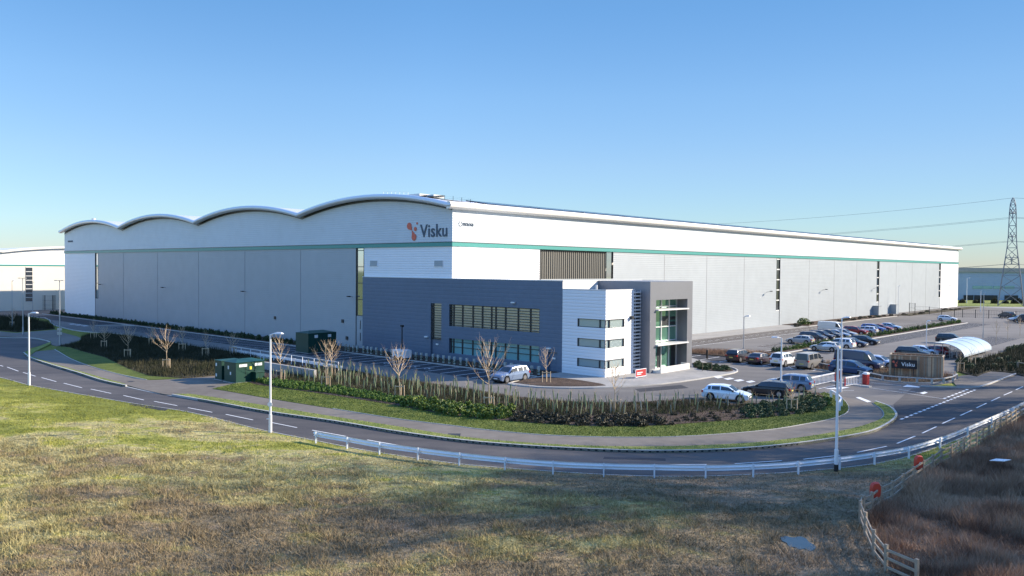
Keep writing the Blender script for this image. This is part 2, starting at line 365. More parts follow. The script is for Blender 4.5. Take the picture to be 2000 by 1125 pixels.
road=NEAR+[G(*p) for p in [(2120,690)]]+KR[::-1][1:]+[G(1780,760),G(1745,790)]+K2[::-1][10:]+gp(farG)[::-1]+K1[::-1]+[G(60,680),G(100,670)]+[G(*p) for p in farA[::-1]]
sheet('public_road',road,0,.02,'road')
# side road bell mouth to the left, fills behind kerb nose
# yard and access road
yardlow=[(-160,622),(60,619),(107,636),(160,648),(220,652),(300,662),(362,674),(462,689),(500,697),(560,706),(620,716),(700,728),(775,742),(870,755),(940,766),(1000,776),(1100,786),(1200,789),(1300,785),(1362,782),(1420,791),(1480,791),(1540,783),(1580,772),(1610,768),(1650,776),(1706,791)]
YL=gp(yardlow,4)
yard=[LW(-12,200)]+YL[1:]+[G(1737,799),G(1752,817),G(1799,800),G(1905,758.5),G(1860,758),G(1799,756),G(1868,747),G(1868,738),G(1868,706),G(1900,705),G(1960,688),G(2060,655),LW(330,-60),LW(330,30),LW(6,30),LW(6,200)]
sheet('yard',yard,0,.015,'yard')
# footpath along the road
pathlow=[(57,697),(66,700),(100,712),(150,726),(200,741),(245,753),(290,765),(335,773),(350,771),(400,777),(525,797),(650,817.5),(775,837),(900,857),(1000,867),(1125,874.5),(1250,877),(1375,874.5),(1500,866.5),(1625,849),(1687,835),(1720,822),(1727,812),(1720,800),(1706,791)]
pathup=[(1610,768),(1640,778),(1655,792),(1657,804),(1650,811),(1625,820.5),(1575,830.5),(1500,842.5),(1375,853),(1300,856.5),(1250,857),(1175,856.5),(1050,851.5),(925,839.5),(900,836),(775,820.5),(650,800.5),(525,780.5),(455,768),(415,761.5),(455,752),(505,747),(500,735),(430,735),(400,738),(355,741),(287,744),(225,731),(150,707.5),(107,684),(112,676),(150,672),(160,668),(153,661),(120,657),(60,655),(32,652),(100,644)]
PU=[G(*p) for p in pathup[-6:]]
PATHL=gp(pathlow,4);PATHU=gp(pathup[:17],4)+[G(*p) for p in pathup[17:26]]+gp(pathup[24:30],3)
footpath=PATHL+PATHU+[G(70,688)]
sheet('footpath',footpath,0,.10,'path')
sheet('footpath',gp([(-160,640),(0,648),(32,651),(107,645),(120,650),(150,658),(158,664),(140,671),(112,677),(98,672),(100,667),(70,661),(0,658),(-160,640)],2),0,.09,'path')
# verges (strips of grass between kerb and path)
sheet('grass_verge',K1+[G(*p) for p in pathlow[:6][::-1]]+[G(70,688),G(98,674),G(100,669),G(62,684)],0,.18,'verge')
sheet('grass_verge',[G(340,773)]+K2[4:]+PATHL[::-1][:-34],0,.18,'verge')
# lawn round the planting bed, left lawn
bedlow=[(497,744),(490,751),(560,762),(650,775),(775,795),(900,817),(1000,826),(1125,834.5),(1250,835.5),(1375,828),(1475,820),(1550,812),(1600,800),(1618,785),(1600,772)]
BL=gp(bedlow,4)
lawn=gp(pathup[:20],4)+[G(455,752),G(497,744)]+BL
sheet('lawn',lawn,0,.13,'lawn')
BU=YL[YL.index(min(YL,key=lambda p:(p[0]-G(500,705)[0])**2+(p[1]-G(500,705)[1])**2)):]
bed=BL+[G(1600,770)]+[p for p in BU[::-1] if PX(p[0],p[1],0)[0]<1600]+[G(505,715)]
BED=bed
sheet('planting_bed',bed,0,.16,'soil')
leftbed=[G(*p) for p in [(112,678),(150,672),(160,668),(158,660),(175,655),(220,654),(300,664),(362,676),(462,691),(500,699),(505,712),(505,733),(430,734),(400,737),(355,740),(325,739),(290,736),(250,722),(205,700),(160,688),(135,680)]]
sheet('planting_bed',leftbed,0,.14,'scrubg')
sheet('lawn',[G(*p) for p in [(107,684),(112,677),(135,680),(160,688),(205,700),(250,722),(290,736),(325,739),(355,741),(287,744),(225,731),(150,707.5)]],0,.135,'lawn')
farbed=[G(*p) for p in [(-200,640),(-200,612),(0,622),(40,622),(75,629),(104,640),(107,643),(32,649),(0,646)]]
sheet('planting_bed',farbed,0,.14,'scrubg')
# kerbs
k=MB()
for pl in (K1,K2):ribbon(k,pl,.17,0,.20,0,side=1)
ribbon(k,KR,.16,0,.145,0,side=1)
ribbon(k,gp(farG),.16,0,.05,0,side=1)
ribbon(k,gp([(-160,640),(0,660),(60,661),(90,666),(100,670)]),.16,0,.13,0)
ribbon(k,gp([(1706,791),(1720,800),(1727,812),(1720,822)]),.1,0,.13)
ribbon(k,gp(pathup[:17],4),.06,.0,.14)
ribbon(k,gp([(107,684),(150,707.5),(225,731),(287,744)]),.06,0,.145)
ribbon(k,NEAR,.08,0,.03,0,side=-1)
tag(k.build('kerb','kerb'),kind='structure')
k=MB();ribbon(k,[p for p in YL if 40<PX(*p,0)[0]<1600],.15,0,.14)
tag(k.build('kerb','kerb'),kind='structure')
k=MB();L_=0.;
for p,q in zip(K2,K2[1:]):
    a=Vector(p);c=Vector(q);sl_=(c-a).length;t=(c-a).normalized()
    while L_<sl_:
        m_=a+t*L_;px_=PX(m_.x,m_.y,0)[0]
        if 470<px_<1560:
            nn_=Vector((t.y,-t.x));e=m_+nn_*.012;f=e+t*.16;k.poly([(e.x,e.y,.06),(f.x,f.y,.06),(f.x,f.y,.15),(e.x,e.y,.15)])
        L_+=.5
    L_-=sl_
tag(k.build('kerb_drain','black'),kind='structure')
# planting strip and bays along the gable
def lrect(name,x0,x1,y0,y1,z0,z1,m):return sheet(name,[LW(x0,y0),LW(x1,y0),LW(x1,y1),LW(x0,y1)],z0,z1,m)
lrect('planting_strip',-4.7,-.1,-18.6,141,0,.13,'soil')
lrect('parking_bays',-10.6,-4.9,92,134,0,.026,'bay')
lrect('parking_bays',-10.6,-4.9,-20,86,0,.026,'bay')
k=MB()
def lrib(pts,w=.15,z0=0,z1=.14,**a):ribbon(k,[LW(*p) for p in pts],w,z0,z1,**a)
lrib([(-4.8,141),(-4.8,-18.9)]);lrib([(-10.6,92),(-6,90.5),(-4.9,86.5)],.3)
paint=MB()
def line(a,b,w=.11,z=.036):
    a=Vector(a);b=Vector(b);d=(b-a).normalized();r=Vector((d.y,-d.x))*(w/2)
    paint.poly([(a.x-r.x,a.y-r.y,z),(a.x+r.x,a.y+r.y,z),(b.x+r.x,b.y+r.y,z),(b.x-r.x,b.y-r.y,z)])
def lline(a,b,w=.15,z=.036):line(LW(*a),LW(*b),w,z)
y=85.
while y>-20:
    lline((-10.5,y),(-5,y));y-=2.55
for y in (3.2,.65,-1.9,-4.45):  # wheelchair signs
    c=(-8.6,y-.6)
    for t in range(14):
        a0,a1=t*.4,(t+1)*.4
        if t<11:lline((c[0]+.42*math.cos(a0),c[1]+.42*math.sin(a0)),(c[0]+.42*math.cos(a1),c[1]+.42*math.sin(a1)),.1)
    lline((c[0]+.1,c[1]),(c[0]+.95,c[1]-.1),.13);lline((c[0]+.1,c[1]),(c[0]-.1,c[1]-.55),.13)
for q in (0,1,2):
    a=LW(-12.9-0*q,101-3.2*q);paint.poly([(*LW(-12.6,100.5-3.4*q),.036),(*LW(-12.6,98.8-3.4*q),.036),(*LW(-11.6,98.8-3.4*q),.036),(*LW(-11.6,100.5-3.4*q),.036)])
# paving round the office wing and its mulch bed
pv=[G(*p) for p in [(1060,731),(1300,700),(1350,700),(1440,727),(1433,729),(1390,737),(1290,751),(1180,758),(1120,759),(1050,757),(993,751),(1056,737)]]
sheet('paving',pv,0,.12,'pave')
ribbon(k,gp([(1056,737),(993,751),(1050,757.5),(1120,759.5),(1180,758.5),(1290,751.5),(1390,737.5),(1433,729.5),(1440,724),(1420,717),(1357,710)],3),.16,0,.14)
sheet('mulch_bed',gp([(1003,749.5),(1055,739),(1100,741),(1150,748),(1183,755),(1120,757),(1050,755.5),(1003,749.5)],2),.1,.16,'soil')
lawnent=gp([(1352,711),(1375,712),(1400,716),(1425,721),(1432,726),(1420,728),(1385,726),(1356,720)],2)
sheet('planting_bed',lawnent,.1,.17,'soil')
# strip at the long wall, bays, islands
lrect('wall_apron',17,100,-6.3,-.05,0,.05,'pave')
lrect('planting_strip',100,160,-6.,-.05,0,.13,'soil');lrib([(100,-6.1),(158,-6.1)])
lrect('planting_strip',163,240,-8.,-4,0,.13,'scrubg')
lrect('parking_bays',40,98,-12.2,-7,0,.026,'bayr')
x=40.
while x<98:
    lline((x,-12.1),(x,-7.1),.11);lline((x+.5,-9.3),(x+2.,-9.3),.1);x+=2.5
lline((40,-12.2),(98,-12.2));
lrect('parking_bays',47,141,-24.2,-19.2,0,.026,'bayr');lrect('parking_bays',44,141,-32,-27.2,0,.026,'bay')
lrect('planting_strip',39.5,141,-27,-24.4,0,.13,'soil')
lrib([(39.5,-27.1),(141,-27.1)],.3);lrib([(141,-24.3),(39.5,-24.3)],.14);lrib([(39.4,-24.3),(39.4,-27.1)],.14)
x=47.
while x<141:
    lline((x,-24.3),(x,-19.3));lline((x,-31.9),(x,-27.3));x+=2.5
x=33.
while x<100:
    lline((x,-45.6),(x,-40.8));x+=2.5
lrect('parking_bays',32,99,-45.7,-40.8,0,.026,'bay')
lrect('parking_bays',23.4,29.6,-39.6,-18.2,0,.026,'bay')
for y in (-20,-22.9,-25.9,-28.9,-31.9,-34.9,-38.3):lline((23.6,y),(29.2,y))
lline((23.5,-18),(23.5,-39.5))
sheet('planting_bed',[LW(*p) for p in [(30,-16.5),(35,-16),(39,-24.5),(37,-27.6),(30,-27)]],0,.14,'reedg')
# island below the car park with the timber enclosure
isl=gp([(1590,722),(1640,729),(1700,739),(1740,746),(1800,749.5),(1850,747),(1866,742),(1858,733),(1800,728),(1738,722),(1700,722),(1660,716),(1620,708),(1590,714)],3)
sheet('grass_island',isl,0,.13,'scrubg');ribbon(k,isl+[isl[0]],.14,0,.14)
ribbon(k,gp([(1700,757),(1660,752),(1625,747)],3),.5,0,.15)          # barrier island kerb
tag(k.build('kerb','kerb'),kind='structure')
# right hand side: soil bed, hedge bank, side path
rb_=gp([(1868,715),(1880,712),(1960,692),(2060,668),(2200,650),(2200,705),(2100,720),(2000,736),(1980,730),(1935,726),(1908,736),(1890,733),(1868,725)],2)
sheet('grass_bank',rb_,0,.15,'scrubg')
sheet('footpath',gp([(1862,748),(1868,738),(1892,734),(1908,737),(1935,727),(1980,731),(1985,733),(1950,744),(1925,753),(1905,757.5),(1870,757)],2),0,.1,'path')
RESERVED=[road,footpath]
# far fields
sheet('far_field',[(150,285),(900,270),(1200,420),(170,420)],0,.05,'verge')
sheet('far_yard',[LW(243,25),LW(243,-40),LW(300,-60),LW(330,-60),LW(300,12),LW(262,24)],0,.03,'pave')
# reed bed on the right
fenceL=[(1790,1135),(1745,1108),(1711,1087),(1705,1068),(1690,1035),(1680,1007),(1686,1012)]
fencepx=[(1686,1013),(1702,1007),(1719,992),(1742,981),(1763,965),(1784,950),(1802,937),(1821,925),(1838,912),(1857,904),(1882,889),(1894,877),(1907,872),(1919,865),(1931,859),(1943,850),(1954,843),(1965,838),(1974,833),(1983,826),(1992,820),(2004,813),(2018,806),(2034,798)]
reedp=[G(*p) for p in fencepx]+[G(2300,720),G(2600,1200),G(1850,1200),G(1725,1115),G(1700,1065),G(1687,1030)]
sheet('reed_bed',reedp,0,.03,'reedg')
# puddle
sheet('puddle',gp([(1524,1051),(1534,1048),(1548,1051),(1562,1049),(1574,1053),(1580,1060),(1590,1066),(1592,1073),(1582,1078),(1572,1073),(1560,1075),(1552,1070),(1541,1070),(1537,1062),(1528,1058),(1524,1051)],3),.0,.035,'puddle')
for i_,pp in enumerate(([(236,779),(262,784),(256,789),(229,784)],[(905,880),(1010,886),(1008,893),(900,887)],[(1655,800),(1690,806),(1672,815),(1640,808)])):
    pass
sheet('road_patch',[G(*p) for p in [(262,786.5),(330,798),(322,803),(252,791)]],0,.026,'bay')
sheet('road_patch',[G(*p) for p in [(1180,893),(1300,896),(1300,900.5),(1178,897)]],0,.026,'bay')
sheet('road_patch',[G(*p) for p in [(1770,800),(1806,788),(1822,792),(1786,805)]],0,.026,'bay')
sheet('yard_patch',[G(*p) for p in [(1240,760),(1330,752),(1345,758),(1250,766)]],0,.022,'bay')
# ---------------------------------------------------------------- painted markings
for a,b in [((-30,706),(-12,711)),((0,714),(6,716)),((14,717.5),(36,725.5)),((45,728),(69.5,735.5)),((81,738),(110,746)),((124.5,749),(160,758)),((177,760.5),(217,769)),((241,773),(281,782)),((301,784.5),(346,793)),((367,797),(414.5,806)),((441,810),(494,821)),((530,826),(580,836)),((609.5,841),(675.5,853)),((717,860),(786,872)),((824,877.5),(911.5,888)),((960,892.5),(1062,901)),((1117.5,904),(1223,908)),((1279.5,909),(1380.5,908)),((1435,906.7),(1527,900.7)),((1569,898),(1641,890)),((1674,884.5),(1732,872.5)),((1752,867),(1787.5,852.5)),((1801,847),(1829,834)),((1840.5,828),(1865,817)),((1875.5,812.5),(1898,802)),((1907,797.5),(1927,788)),((1936,784),(1953,776)),((1960.5,772.5),(1977,765.5)),((1984,762),(1998,755.5))]:
    line(G(*a),G(*b),.12)
def dashrow(a,b,n,duty,w):
    A=Vector(G(*a));B=Vector(G(*b))
    for i in range(n):line(A.lerp(B,i/n),A.lerp(B,(i+duty)/n),w)
dashrow((1759,820),(1907,761),20,.6,.22);dashrow((1843,779.5),(1893,760),7,.62,.22)
def pq(*pts):paint.poly([(*G(*p),.036) for p in pts][::-1])
for cx,cy,w in ((1404,737.3,10),(1423.5,740.3,11),(1443.5,743.6,11),(1466,746,10)):
    pq((cx-w,cy-.2),(cx+w*.2,cy-2.3),(cx+w,cy),(cx-w*.2,cy+2.3))
pq((1671,777),(1679,776),(1702,785),(1694,786.5))
pq((1763,756),(1772,752),(1797,756),(1795,757.5));pq((1796,768),(1806,765.5),(1812,767.5),(1803,770.5));line(G(1756,761),G(1797,768),.1)
line(G(1599,760),G(1640,752),.14);line(G(1700,758),G(1842,779.5),.1);line(G(1702,748),(G(1760,754)),.1)
pq((1610,760),(1640,756),(1660,757),(1640,761)) ;line(G(1622,763),G(1668,763),.12)
line(G(1540,716),G(1548,722),.1)
tag(paint.build('road_marking','paint'),kind='structure')
mh=[((925,852.5),'beside the kerb opposite the guardrail'),((1100,999),None)]
def quadobj(name,px,py,w,d,z,m,label,cat):
    b=MB();x,y_=G(px,py);b.box((-w/2,-d/2,0),(w/2,d/2,.012));return tag(b.build(name,m,None,(x,y_,z)),label,cat)
quadobj('manhole_cover',887,852,.9,.9,.1,'trimd','dark square cover set in the footpath near the bend','manhole cover')
quadobj('manhole_cover',256,747,.6,.5,.1,'trimd','small dark cover in the footpath left of the dropped kerb','manhole cover')
quadobj('manhole_cover',412,757,.7,.6,.1,'trimd','small dark cover in the footpath by the green cabinets','manhole cover')

# ================================================================ WAREHOUSE
W=140.;LN=242.;BAY=35.;VZ=20.35;RISE=1.9
def top(y):
    t=(min(max(y,0.),W-1e-4)%BAY)/BAY
    return VZ+RISE*4*t*(1-t)
wh=empty('warehouse',(*C0,0),AR,'huge white and silver-grey warehouse with four shallow roof vaults and a teal band','warehouse')
def gq(mb,y0,y1,z0,z1,x=0.,m=0):mb.poly([(x,y1,z0),(x,y0,z0),(x,y0,z1),(x,y1,z1)],m)
def lq(mb,x0,x1,z0,z1,y=0.,m=0):mb.poly([(x0,y,z0),(x1,y,z0),(x1,y,z1),(x0,y,z1)],m)
b=MB();N=84
for i in range(N):
    y0,y1=W*i/N,W*(i+1)/N;b.poly([(0,y1,15.3),(0,y0,15.3),(0,y0,top(y0)-.35),(0,y1,top(y1)-.35)])
lq(b,0,LN,15.3,VZ-.3)
b.build('upper_band','silver',wh);b=MB()
gq(b,120.6,W,0,15.3);gq(b,0,18.8,10.4,15.3);lq(b,0,17.6,10.4,15.3);lq(b,220.9,LN,0,15.3)
b.poly([(0,W,0),(0,W,VZ),(LN,W,VZ),(LN,W,0)]);b.poly([(LN,0,0),(LN,W,0),(LN,W,VZ),(LN,0,VZ)])
b.build('white_cladding','white',wh)
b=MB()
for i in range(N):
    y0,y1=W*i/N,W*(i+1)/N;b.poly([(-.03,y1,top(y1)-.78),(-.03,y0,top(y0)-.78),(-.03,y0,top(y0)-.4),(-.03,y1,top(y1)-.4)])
b.build('eaves_shade_strip','darkm',wh)  # dark strip stands in for the shade line under the roof overhang
b=MB()
gq(b,20.8,118.7,0,15.3);
seg=[(35.9,96.8),(98.6,160.),(161.9,218.9)]
for a,c in seg:lq(b,a,c,0,15.3)
lq(b,17.6,35.9,0,10.5)
b.build('lower_cladding','grey',wh)
for y in (104.6,87.6,70.,52.9,35.45):
    b=MB();b.box((-.02,y-.06,0),(.01,y+.06,14.7));b.build('panel_joint','joint',wh)
for x in (51.4,66.4,81.7,114.3,129.5,144.8,176.2,190.9,204.8):
    b=MB();b.box((x-.06,-.02,0),(x+.06,.01,14.7));b.build('panel_joint','joint',wh)
b=MB();b.box((-.14,-.14,14.88),(0,W,15.4));b.box((0,-.14,14.88),(LN,0,15.4));b.build('teal_band','teal',wh)
b=MB();b.box((-.18,-.18,15.4),(0,W+.1,15.47));b.box((0,-.18,15.4),(LN,0,15.47));b.build('band_flashing','darkm',wh)
# glazed strips: reveal, glass, frames
def strip_g(y0,y1,z0,dz):
    b=MB();b.box((.12,y0,z0),(.18,y1,14.8));g_=b.build('window','glass',wh)
    f=MB()
    f.box((-.03,y1-.12,0),(.2,y1+.02,14.8));f.box((-.03,y0-.02,z0),(.2,y0+.06,14.8));z=z0
    while z<14.7:f.box((.04,y0,z-.05),(.14,y1,z+.05));z+=dz
    f.build('frame','darkm',g_)
    d=MB();d.box((.02,y0,0),(.15,y1-.12,z0-.05));d.build('door','grey',wh)
strip_g(118.7,120.5,4.4,3.5);strip_g(18.85,20.75,4.9,2.4)
b=MB();b.box((-.01,19.6,1.2),(.03,19.75,2.4));b.box((-.01,19.6,2.9),(.03,19.75,4.2));b.build('door_vision_panel','darkm',wh)
for x0,x1,z0 in ((96.8,98.6,3.3),(160,161.9,3.6),(218.9,220.9,3.6)):
    b=MB();b.box((x0,.12,z0),(x1,.18,14.8));g_=b.build('window','glassd',wh)
    f=MB();f.box((x1-.12,-.03,0),(x1+.02,.2,14.8));f.box((x0-.02,-.02,z0),(x0+.05,.2,14.8));z=z0
    while z<14.7:f.box((x0,.03,z-.12),(x1,.14,z+.12),1);z+=2.25
    f.build('frame',['darkm','trim'],g_);d=MB();d.box((x0,.02,0),(x1-.12,.15,z0-.1));d.build('door','grey',wh)
b=MB();b.box((34.3,.2,10.4),(35.8,.26,14.8));b.build('window','glass',wh)
b=MB();b.box((17.6,.32,10.4),(34.3,.4,14.8));x=17.9
while x<34.2:b.box((x,.22,10.5),(x+.12,.32,14.75));x+=.5
b.box((17.5,-.02,10.4),(17.75,.4,14.8),1);b.build('louvre_screen',['louvre','darkm'],wh)
for y in (2.6,16.5):
    b=MB();b.box((-.05,y-.95,12.15),(.0,y+.95,13.1),0);b.box((-.09,y-.8,12.25),(-.05,y+.8,13.),1)
    b.build('vent',['white','grey'],wh)
# roof vaults and the rolled fascia
b=MB();ys=[-.75]+[i*BAY/16 for i in range(65)]+[W+.75]
def tz(y):
    if y<0:return VZ+.1
    if y>W:return VZ+.1
    return top(y)+.12
for i in range(len(ys)-1):
    a,c=ys[i],ys[i+1];b.poly([(-.9,a,tz(a)),(LN+.8,a,tz(a)),(LN+.8,c,tz(c)),(-.9,c,tz(c))][::1])
    b.poly([(-.9,c,tz(c)-.28),(LN+.8,c,tz(c)-.28),(LN+.8,a,tz(a)-.28),(-.9,a,tz(a)-.28)])
b.build('roof','roof',wh)
b=MB()
prof=[(0.,.13),(-.18,.10),(-.33,0.),(-.40,-.15),(-.42,-.30),(-.36,-.46),(-.22,-.56),(0.,-.60),(.3,-.60)]
for i in range(len(ys)-1):
    a,c=ys[i],ys[i+1]
    for j in range(len(prof)-1):
        p,q=prof[j],prof[j+1];b.poly([(-.75+p[0],c,tz(c)+p[1]),(-.75+p[0],a,tz(a)+p[1]),(-.75+q[0],a,tz(a)+q[1]),(-.75+q[0],c,tz(c)+q[1])])
b.build('gable_fascia','fascia',wh,smooth=False)
b=MB()
pr2=[(-.2,.25),(-.55,.20),(-.80,.02),(-.9,-.22),(-.82,-.5),(-.6,-.68),(-.25,-.74),(.02,-.74)]
for j in range(len(pr2)-1):
    p,q=pr2[j],pr2[j+1];b.poly([(-1.1,p[0],tz(-1)+p[1]),(-1.1,q[0],tz(-1)+q[1]),(LN+1.6,q[0],tz(-1)+q[1]),(LN+1.6,p[0],tz(-1)+p[1])])
b.poly([(-1.1,p[0],tz(-1)+p[1]) for p in pr2][::-1]);b.poly([(LN+1.6,p[0],tz(-1)+p[1]) for p in pr2])
b.build('eaves_gutter','bull',wh)
# roof furniture
b=MB()
x=9.
while x<232:
    for r in range(3):
        y0=2.4+r*2.2;z0,z1=top(y0)+.28,top(y0+2)+.28;b.poly([(x,y0,z0),(x+10.5,y0,z0),(x+10.5,y0+2,z1),(x,y0+2,z1)]);b.poly([(x,y0+2,z1-.05),(x+10.5,y0+2,z1-.05),(x+10.5,y0,z0-.05),(x,y0,z0-.05)])
        b.box((x,y0-.03,z0-.2),(x+10.5,y0,z0+.0))
    x+=11.2
b.build('solar_array','solar',wh)
b=MB()
for r in range(5):
    x0=1.8;y0=2.+r*1.75;z=top(y0)+.35;b.poly([(x0,y0,z-.1),(x0+.4,y0+1.6,z-.05),(x0+4.8,y0+1.6,z+.55),(x0+4.4,y0,z+.5)]);b.poly([(x0+4.4,y0,z+.46),(x0+4.8,y0+1.6,z+.51),(x0+.4,y0+1.6,z-.09),(x0,y0,z-.14)])
    b.tube((x0+4.2,y0+.8,z-.3),(x0+4.2,y0+.8,z+.45),.03,.03,4)
b.build('solar_panel','solar',wh)
b=MB();b.box((3.5,10.6,22.1),(5.5,13.4,22.6));b.build('rooftop_unit','trim',wh)
b=MB();b.box((3.5,7.6,21.9),(5.5,9.8,22.3));b.build('rooftop_unit','trim',wh)
b=MB();b.box((2.5,13.6,22.1),(4.5,16.,22.35));b.build('rooftop_unit','fascia',wh)
b=MB()
for i in range(7):
    y=i*.9+9.2;b.tube((.2,y,top(y)),(.2,y,top(y)+.6),.02,.02,4)
    if i<6:b.tube((.2,y,top(y)+.6),(.2,y+1.1,top(y+1.1)+.6),.02,.02,4)
b.build('roof_guard_rail','galv',wh)
b=MB();b.tube((3,129.5,21),(3,129.5,23.3),.45,.45,10);b.build('flue','fascia',wh)
# wall lamps on brackets
def walllamp(p,d):
    b=MB();q=Vector(p);e=q+Vector(d);b.tube(q,e,.04,.04,4);b.box((e.x-.22,e.y-.22,e.z-.1),(e.x+.22,e.y+.22,e.z+.08));b.build('wall_lamp','darkm',wh)
for y in (116,84.,52.5,21.6):walllamp((0,y,7.6),(-.7,0,.1))
for x in (92,122,157.5,228):walllamp((x,0,7.4),(0,-1.1,.25))
b=MB()
for y,z in ((43.,3.5),(24.,3.9),(22.9,1.4)):b.box((-.12,y-.25,z-.25),(0,y+.25,z+.25))
b.build('junction_box','darkm',wh)
for x0 in (157.2,171.5):
    b=MB();b.box((x0,-1.6,0),(x0+2.2,0,2.6));b.box((x0-.1,-1.7,2.6),(x0+2.3,0,2.72));b.build('door_lobby','grey',wh)
# ---- lettering
def textmesh(s,w,h,depth,spacing=1.0,bold=0.):
    cu=bpy.data.curves.new('t','FONT');cu.body=s;cu.extrude=.5;cu.resolution_u=3;cu.space_character=spacing;cu.offset=bold
    o=bpy.data.objects.new('t',cu);COL.objects.link(o);bpy.context.view_layer.update()
    me=bpy.data.meshes.new_from_object(o.evaluated_get(bpy.context.evaluated_depsgraph_get()));bpy.data.objects.remove(o)
    c=np.empty(len(me.vertices)*3);me.vertices.foreach_get('co',c);c=c.reshape(-1,3);mn,mx=c.min(0),c.max(0)
    c=(c-mn)/(mx-mn);c[:,0]*=w;c[:,1]*=h;c[:,2]*=depth;me.vertices.foreach_set('co',c.ravel());me.update();return me
def place_text(name,me,m,parent,origin,ux,uz,nrm_):
    me.materials.clear();me.materials.append(M[m]);o=bpy.data.objects.new(name,me);COL.objects.link(o);o.parent=parent
    R=Matrix((ux,uz,nrm_)).transposed();o.matrix_local=Matrix.Translation(origin)@R.to_4x4();return o
me=textmesh('Visku',5.4,1.72,.06,1.05,.012)
place_text('sign_lettering',me,'logod',wh,(-.02,6.35,16.15),(0,-1,0),(0,0,1),(-1,0,0))
def blob(mb,cu,cz,r,x,tip=None,n=20,s=1.):
    pts=[]
    for i in range(n):
        a=2*math.pi*i/n;pts.append((cu+r*math.cos(a)*s,cz+r*math.sin(a)))
    if tip:
        d=Vector((tip[0]-cu,tip[1]-cz)).normalized();ang=math.atan2(d.y,d.x);pts=[]
        for i in range(n):
            a=ang+.75+(2*math.pi-1.5)*i/(n-1);pts.append((cu+r*math.cos(a)*s,cz+r*math.sin(a)))
        pts.append(tip)
    return pts
def logo(mb,T,k,d):
    """T maps (u right, z up) into the plate; k scale"""
    for cu,cz,r,tip in ((-1.62,1.55,.47,(-1.05,.95)),(-.62,.02,.48,(-1.02,.92)),(-.35,1.12,.28,None),(.02,1.88,.15,None)):
        pts=blob(mb,cu*k,cz*k,r*k,0,(tip[0]*k,tip[1]*k) if tip else None)
        f=[T(u,z,d) for u,z in pts];i=len(mb.v);mb.v+=f;mb.f.append(tuple(range(i,i+len(f))));mb.m.append(0)
        bk=[T(u,z,0) for u,z in pts];j=len(mb.v);mb.v+=bk
        for q in range(len(f)):mb.f.append((j+q,j+(q+1)%len(f),i+(q+1)%len(f),i+q));mb.m.append(0)
b=MB();logo(b,lambda u,z,d:(-.02-d,7.0-u,16.2+z),1.0,.06);b.build('sign_emblem','logor',wh)
def owner(T,ux,nr,origin,w):
    me=textmesh('PROLOGIS',w,.42,.04,1.0,.01);place_text('owner_lettering',me,'logod',wh,origin,ux,(0,0,1),nr)
owner(None,(1,0,0),(0,-1,0),(1.95,-.02,17.62),1.9);owner(None,(0,-1,0),(-1,0,0),(-.02,137.6,17.6),3.2)
b=MB()
for i in range(16):
    if i in (3,4):continue
    a0,a1=i*math.pi/8,(i+1)*math.pi/8
    b.poly([(1.45+.36*math.cos(a0),-.05,17.85+.36*math.sin(a0)),(1.45+.36*math.cos(a1),-.05,17.85+.36*math.sin(a1)),(1.45+.27*math.cos(a1),-.05,17.85+.27*math.sin(a1)),(1.45+.27*math.cos(a0),-.05,17.85+.27*math.sin(a0))][::-1])
b.build('owner_emblem','logod',wh)

# ================================================================ OFFICE
of=empty('office_building',(*C0,0),AR,'slate blue office block with white corner wing and glazed grey entrance portal','office building')
def holes(mb,plane,c,u0,u1,z0,z1,hl,depth,m=0,sgn=1):
    """wall in plane x=c ('x', u=y, outside -x) or y=c ('y', u=x, outside -y) with recessed openings"""
    us=sorted({u0,u1,*[h[0] for h in hl],*[h[1] for h in hl]});zs=sorted({z0,z1,*[h[2] for h in hl],*[h[3] for h in hl]})
    P=(lambda u,z,d:(c+d,u,z)) if plane=='x' else (lambda u,z,d:(u,c+d,z))
    for i in range(len(us)-1):
        for j in range(len(zs)-1):
            a,b_,e,f=us[i],us[i+1],zs[j],zs[j+1];mu,mz=(a+b_)/2,(e+f)/2
            if any(h[0]<mu<h[1] and h[2]<mz<h[3] for h in hl):continue
            q=[P(a,e,0),P(b_,e,0),P(b_,f,0),P(a,f,0)];mb.poly(q if plane=='y' else q[::-1],m)
    for h in hl:
        a,b_,e,f=h
        for q in (((a,e),(b_,e)),((b_,f),(a,f)),((b_,e),(b_,f)),((a,f),(a,e))):
            if len(h)>4:pass
            mb.poly([P(q[0][0],q[0][1],0),P(q[0][0],q[0][1],depth),P(q[1][0],q[1][1],depth),P(q[1][0],q[1][1],0)],m)
X0=-.25;ZT=10.6
h1=(-15.35,.25,4.45,7.3);h2=(-15.35,.25,.9,2.85);hs=(1.75,3.85,2.6,7.3);hd=(1.75,3.85,.05,2.6);hd2=(-18.1,-16.7,.05,2.35)
b=MB();holes(b,'x',X0,-18.8,18.8,0,ZT,[h1,h2,hs,hd,hd2],.35)
b.poly([(X0,18.8,0),(X0,18.8,ZT),(0,18.8,ZT),(0,18.8,0)])
b.poly([(X0,18.8,ZT),(X0,-18.8,ZT),(.05,-18.8,ZT),(.05,18.8,ZT)][::-1])
b.build('blue_wall','dark',of)
b=MB();b.box((X0-.04,-18.85,ZT),(X0+.35,18.85,ZT+.1));b.box((X0+.35,-18.85,ZT),(16,-18.5,ZT+.1));b.build('coping','trim',of)
b=MB();b.box((.05,-18.55,ZT-.35),(16,-.05,ZT-.3));b.poly([(X0,-18.8,9.3),(16,-18.8,9.3),(16,-18.8,ZT),(X0,-18.8,ZT)]);b.build('flat_roof','trim',of)
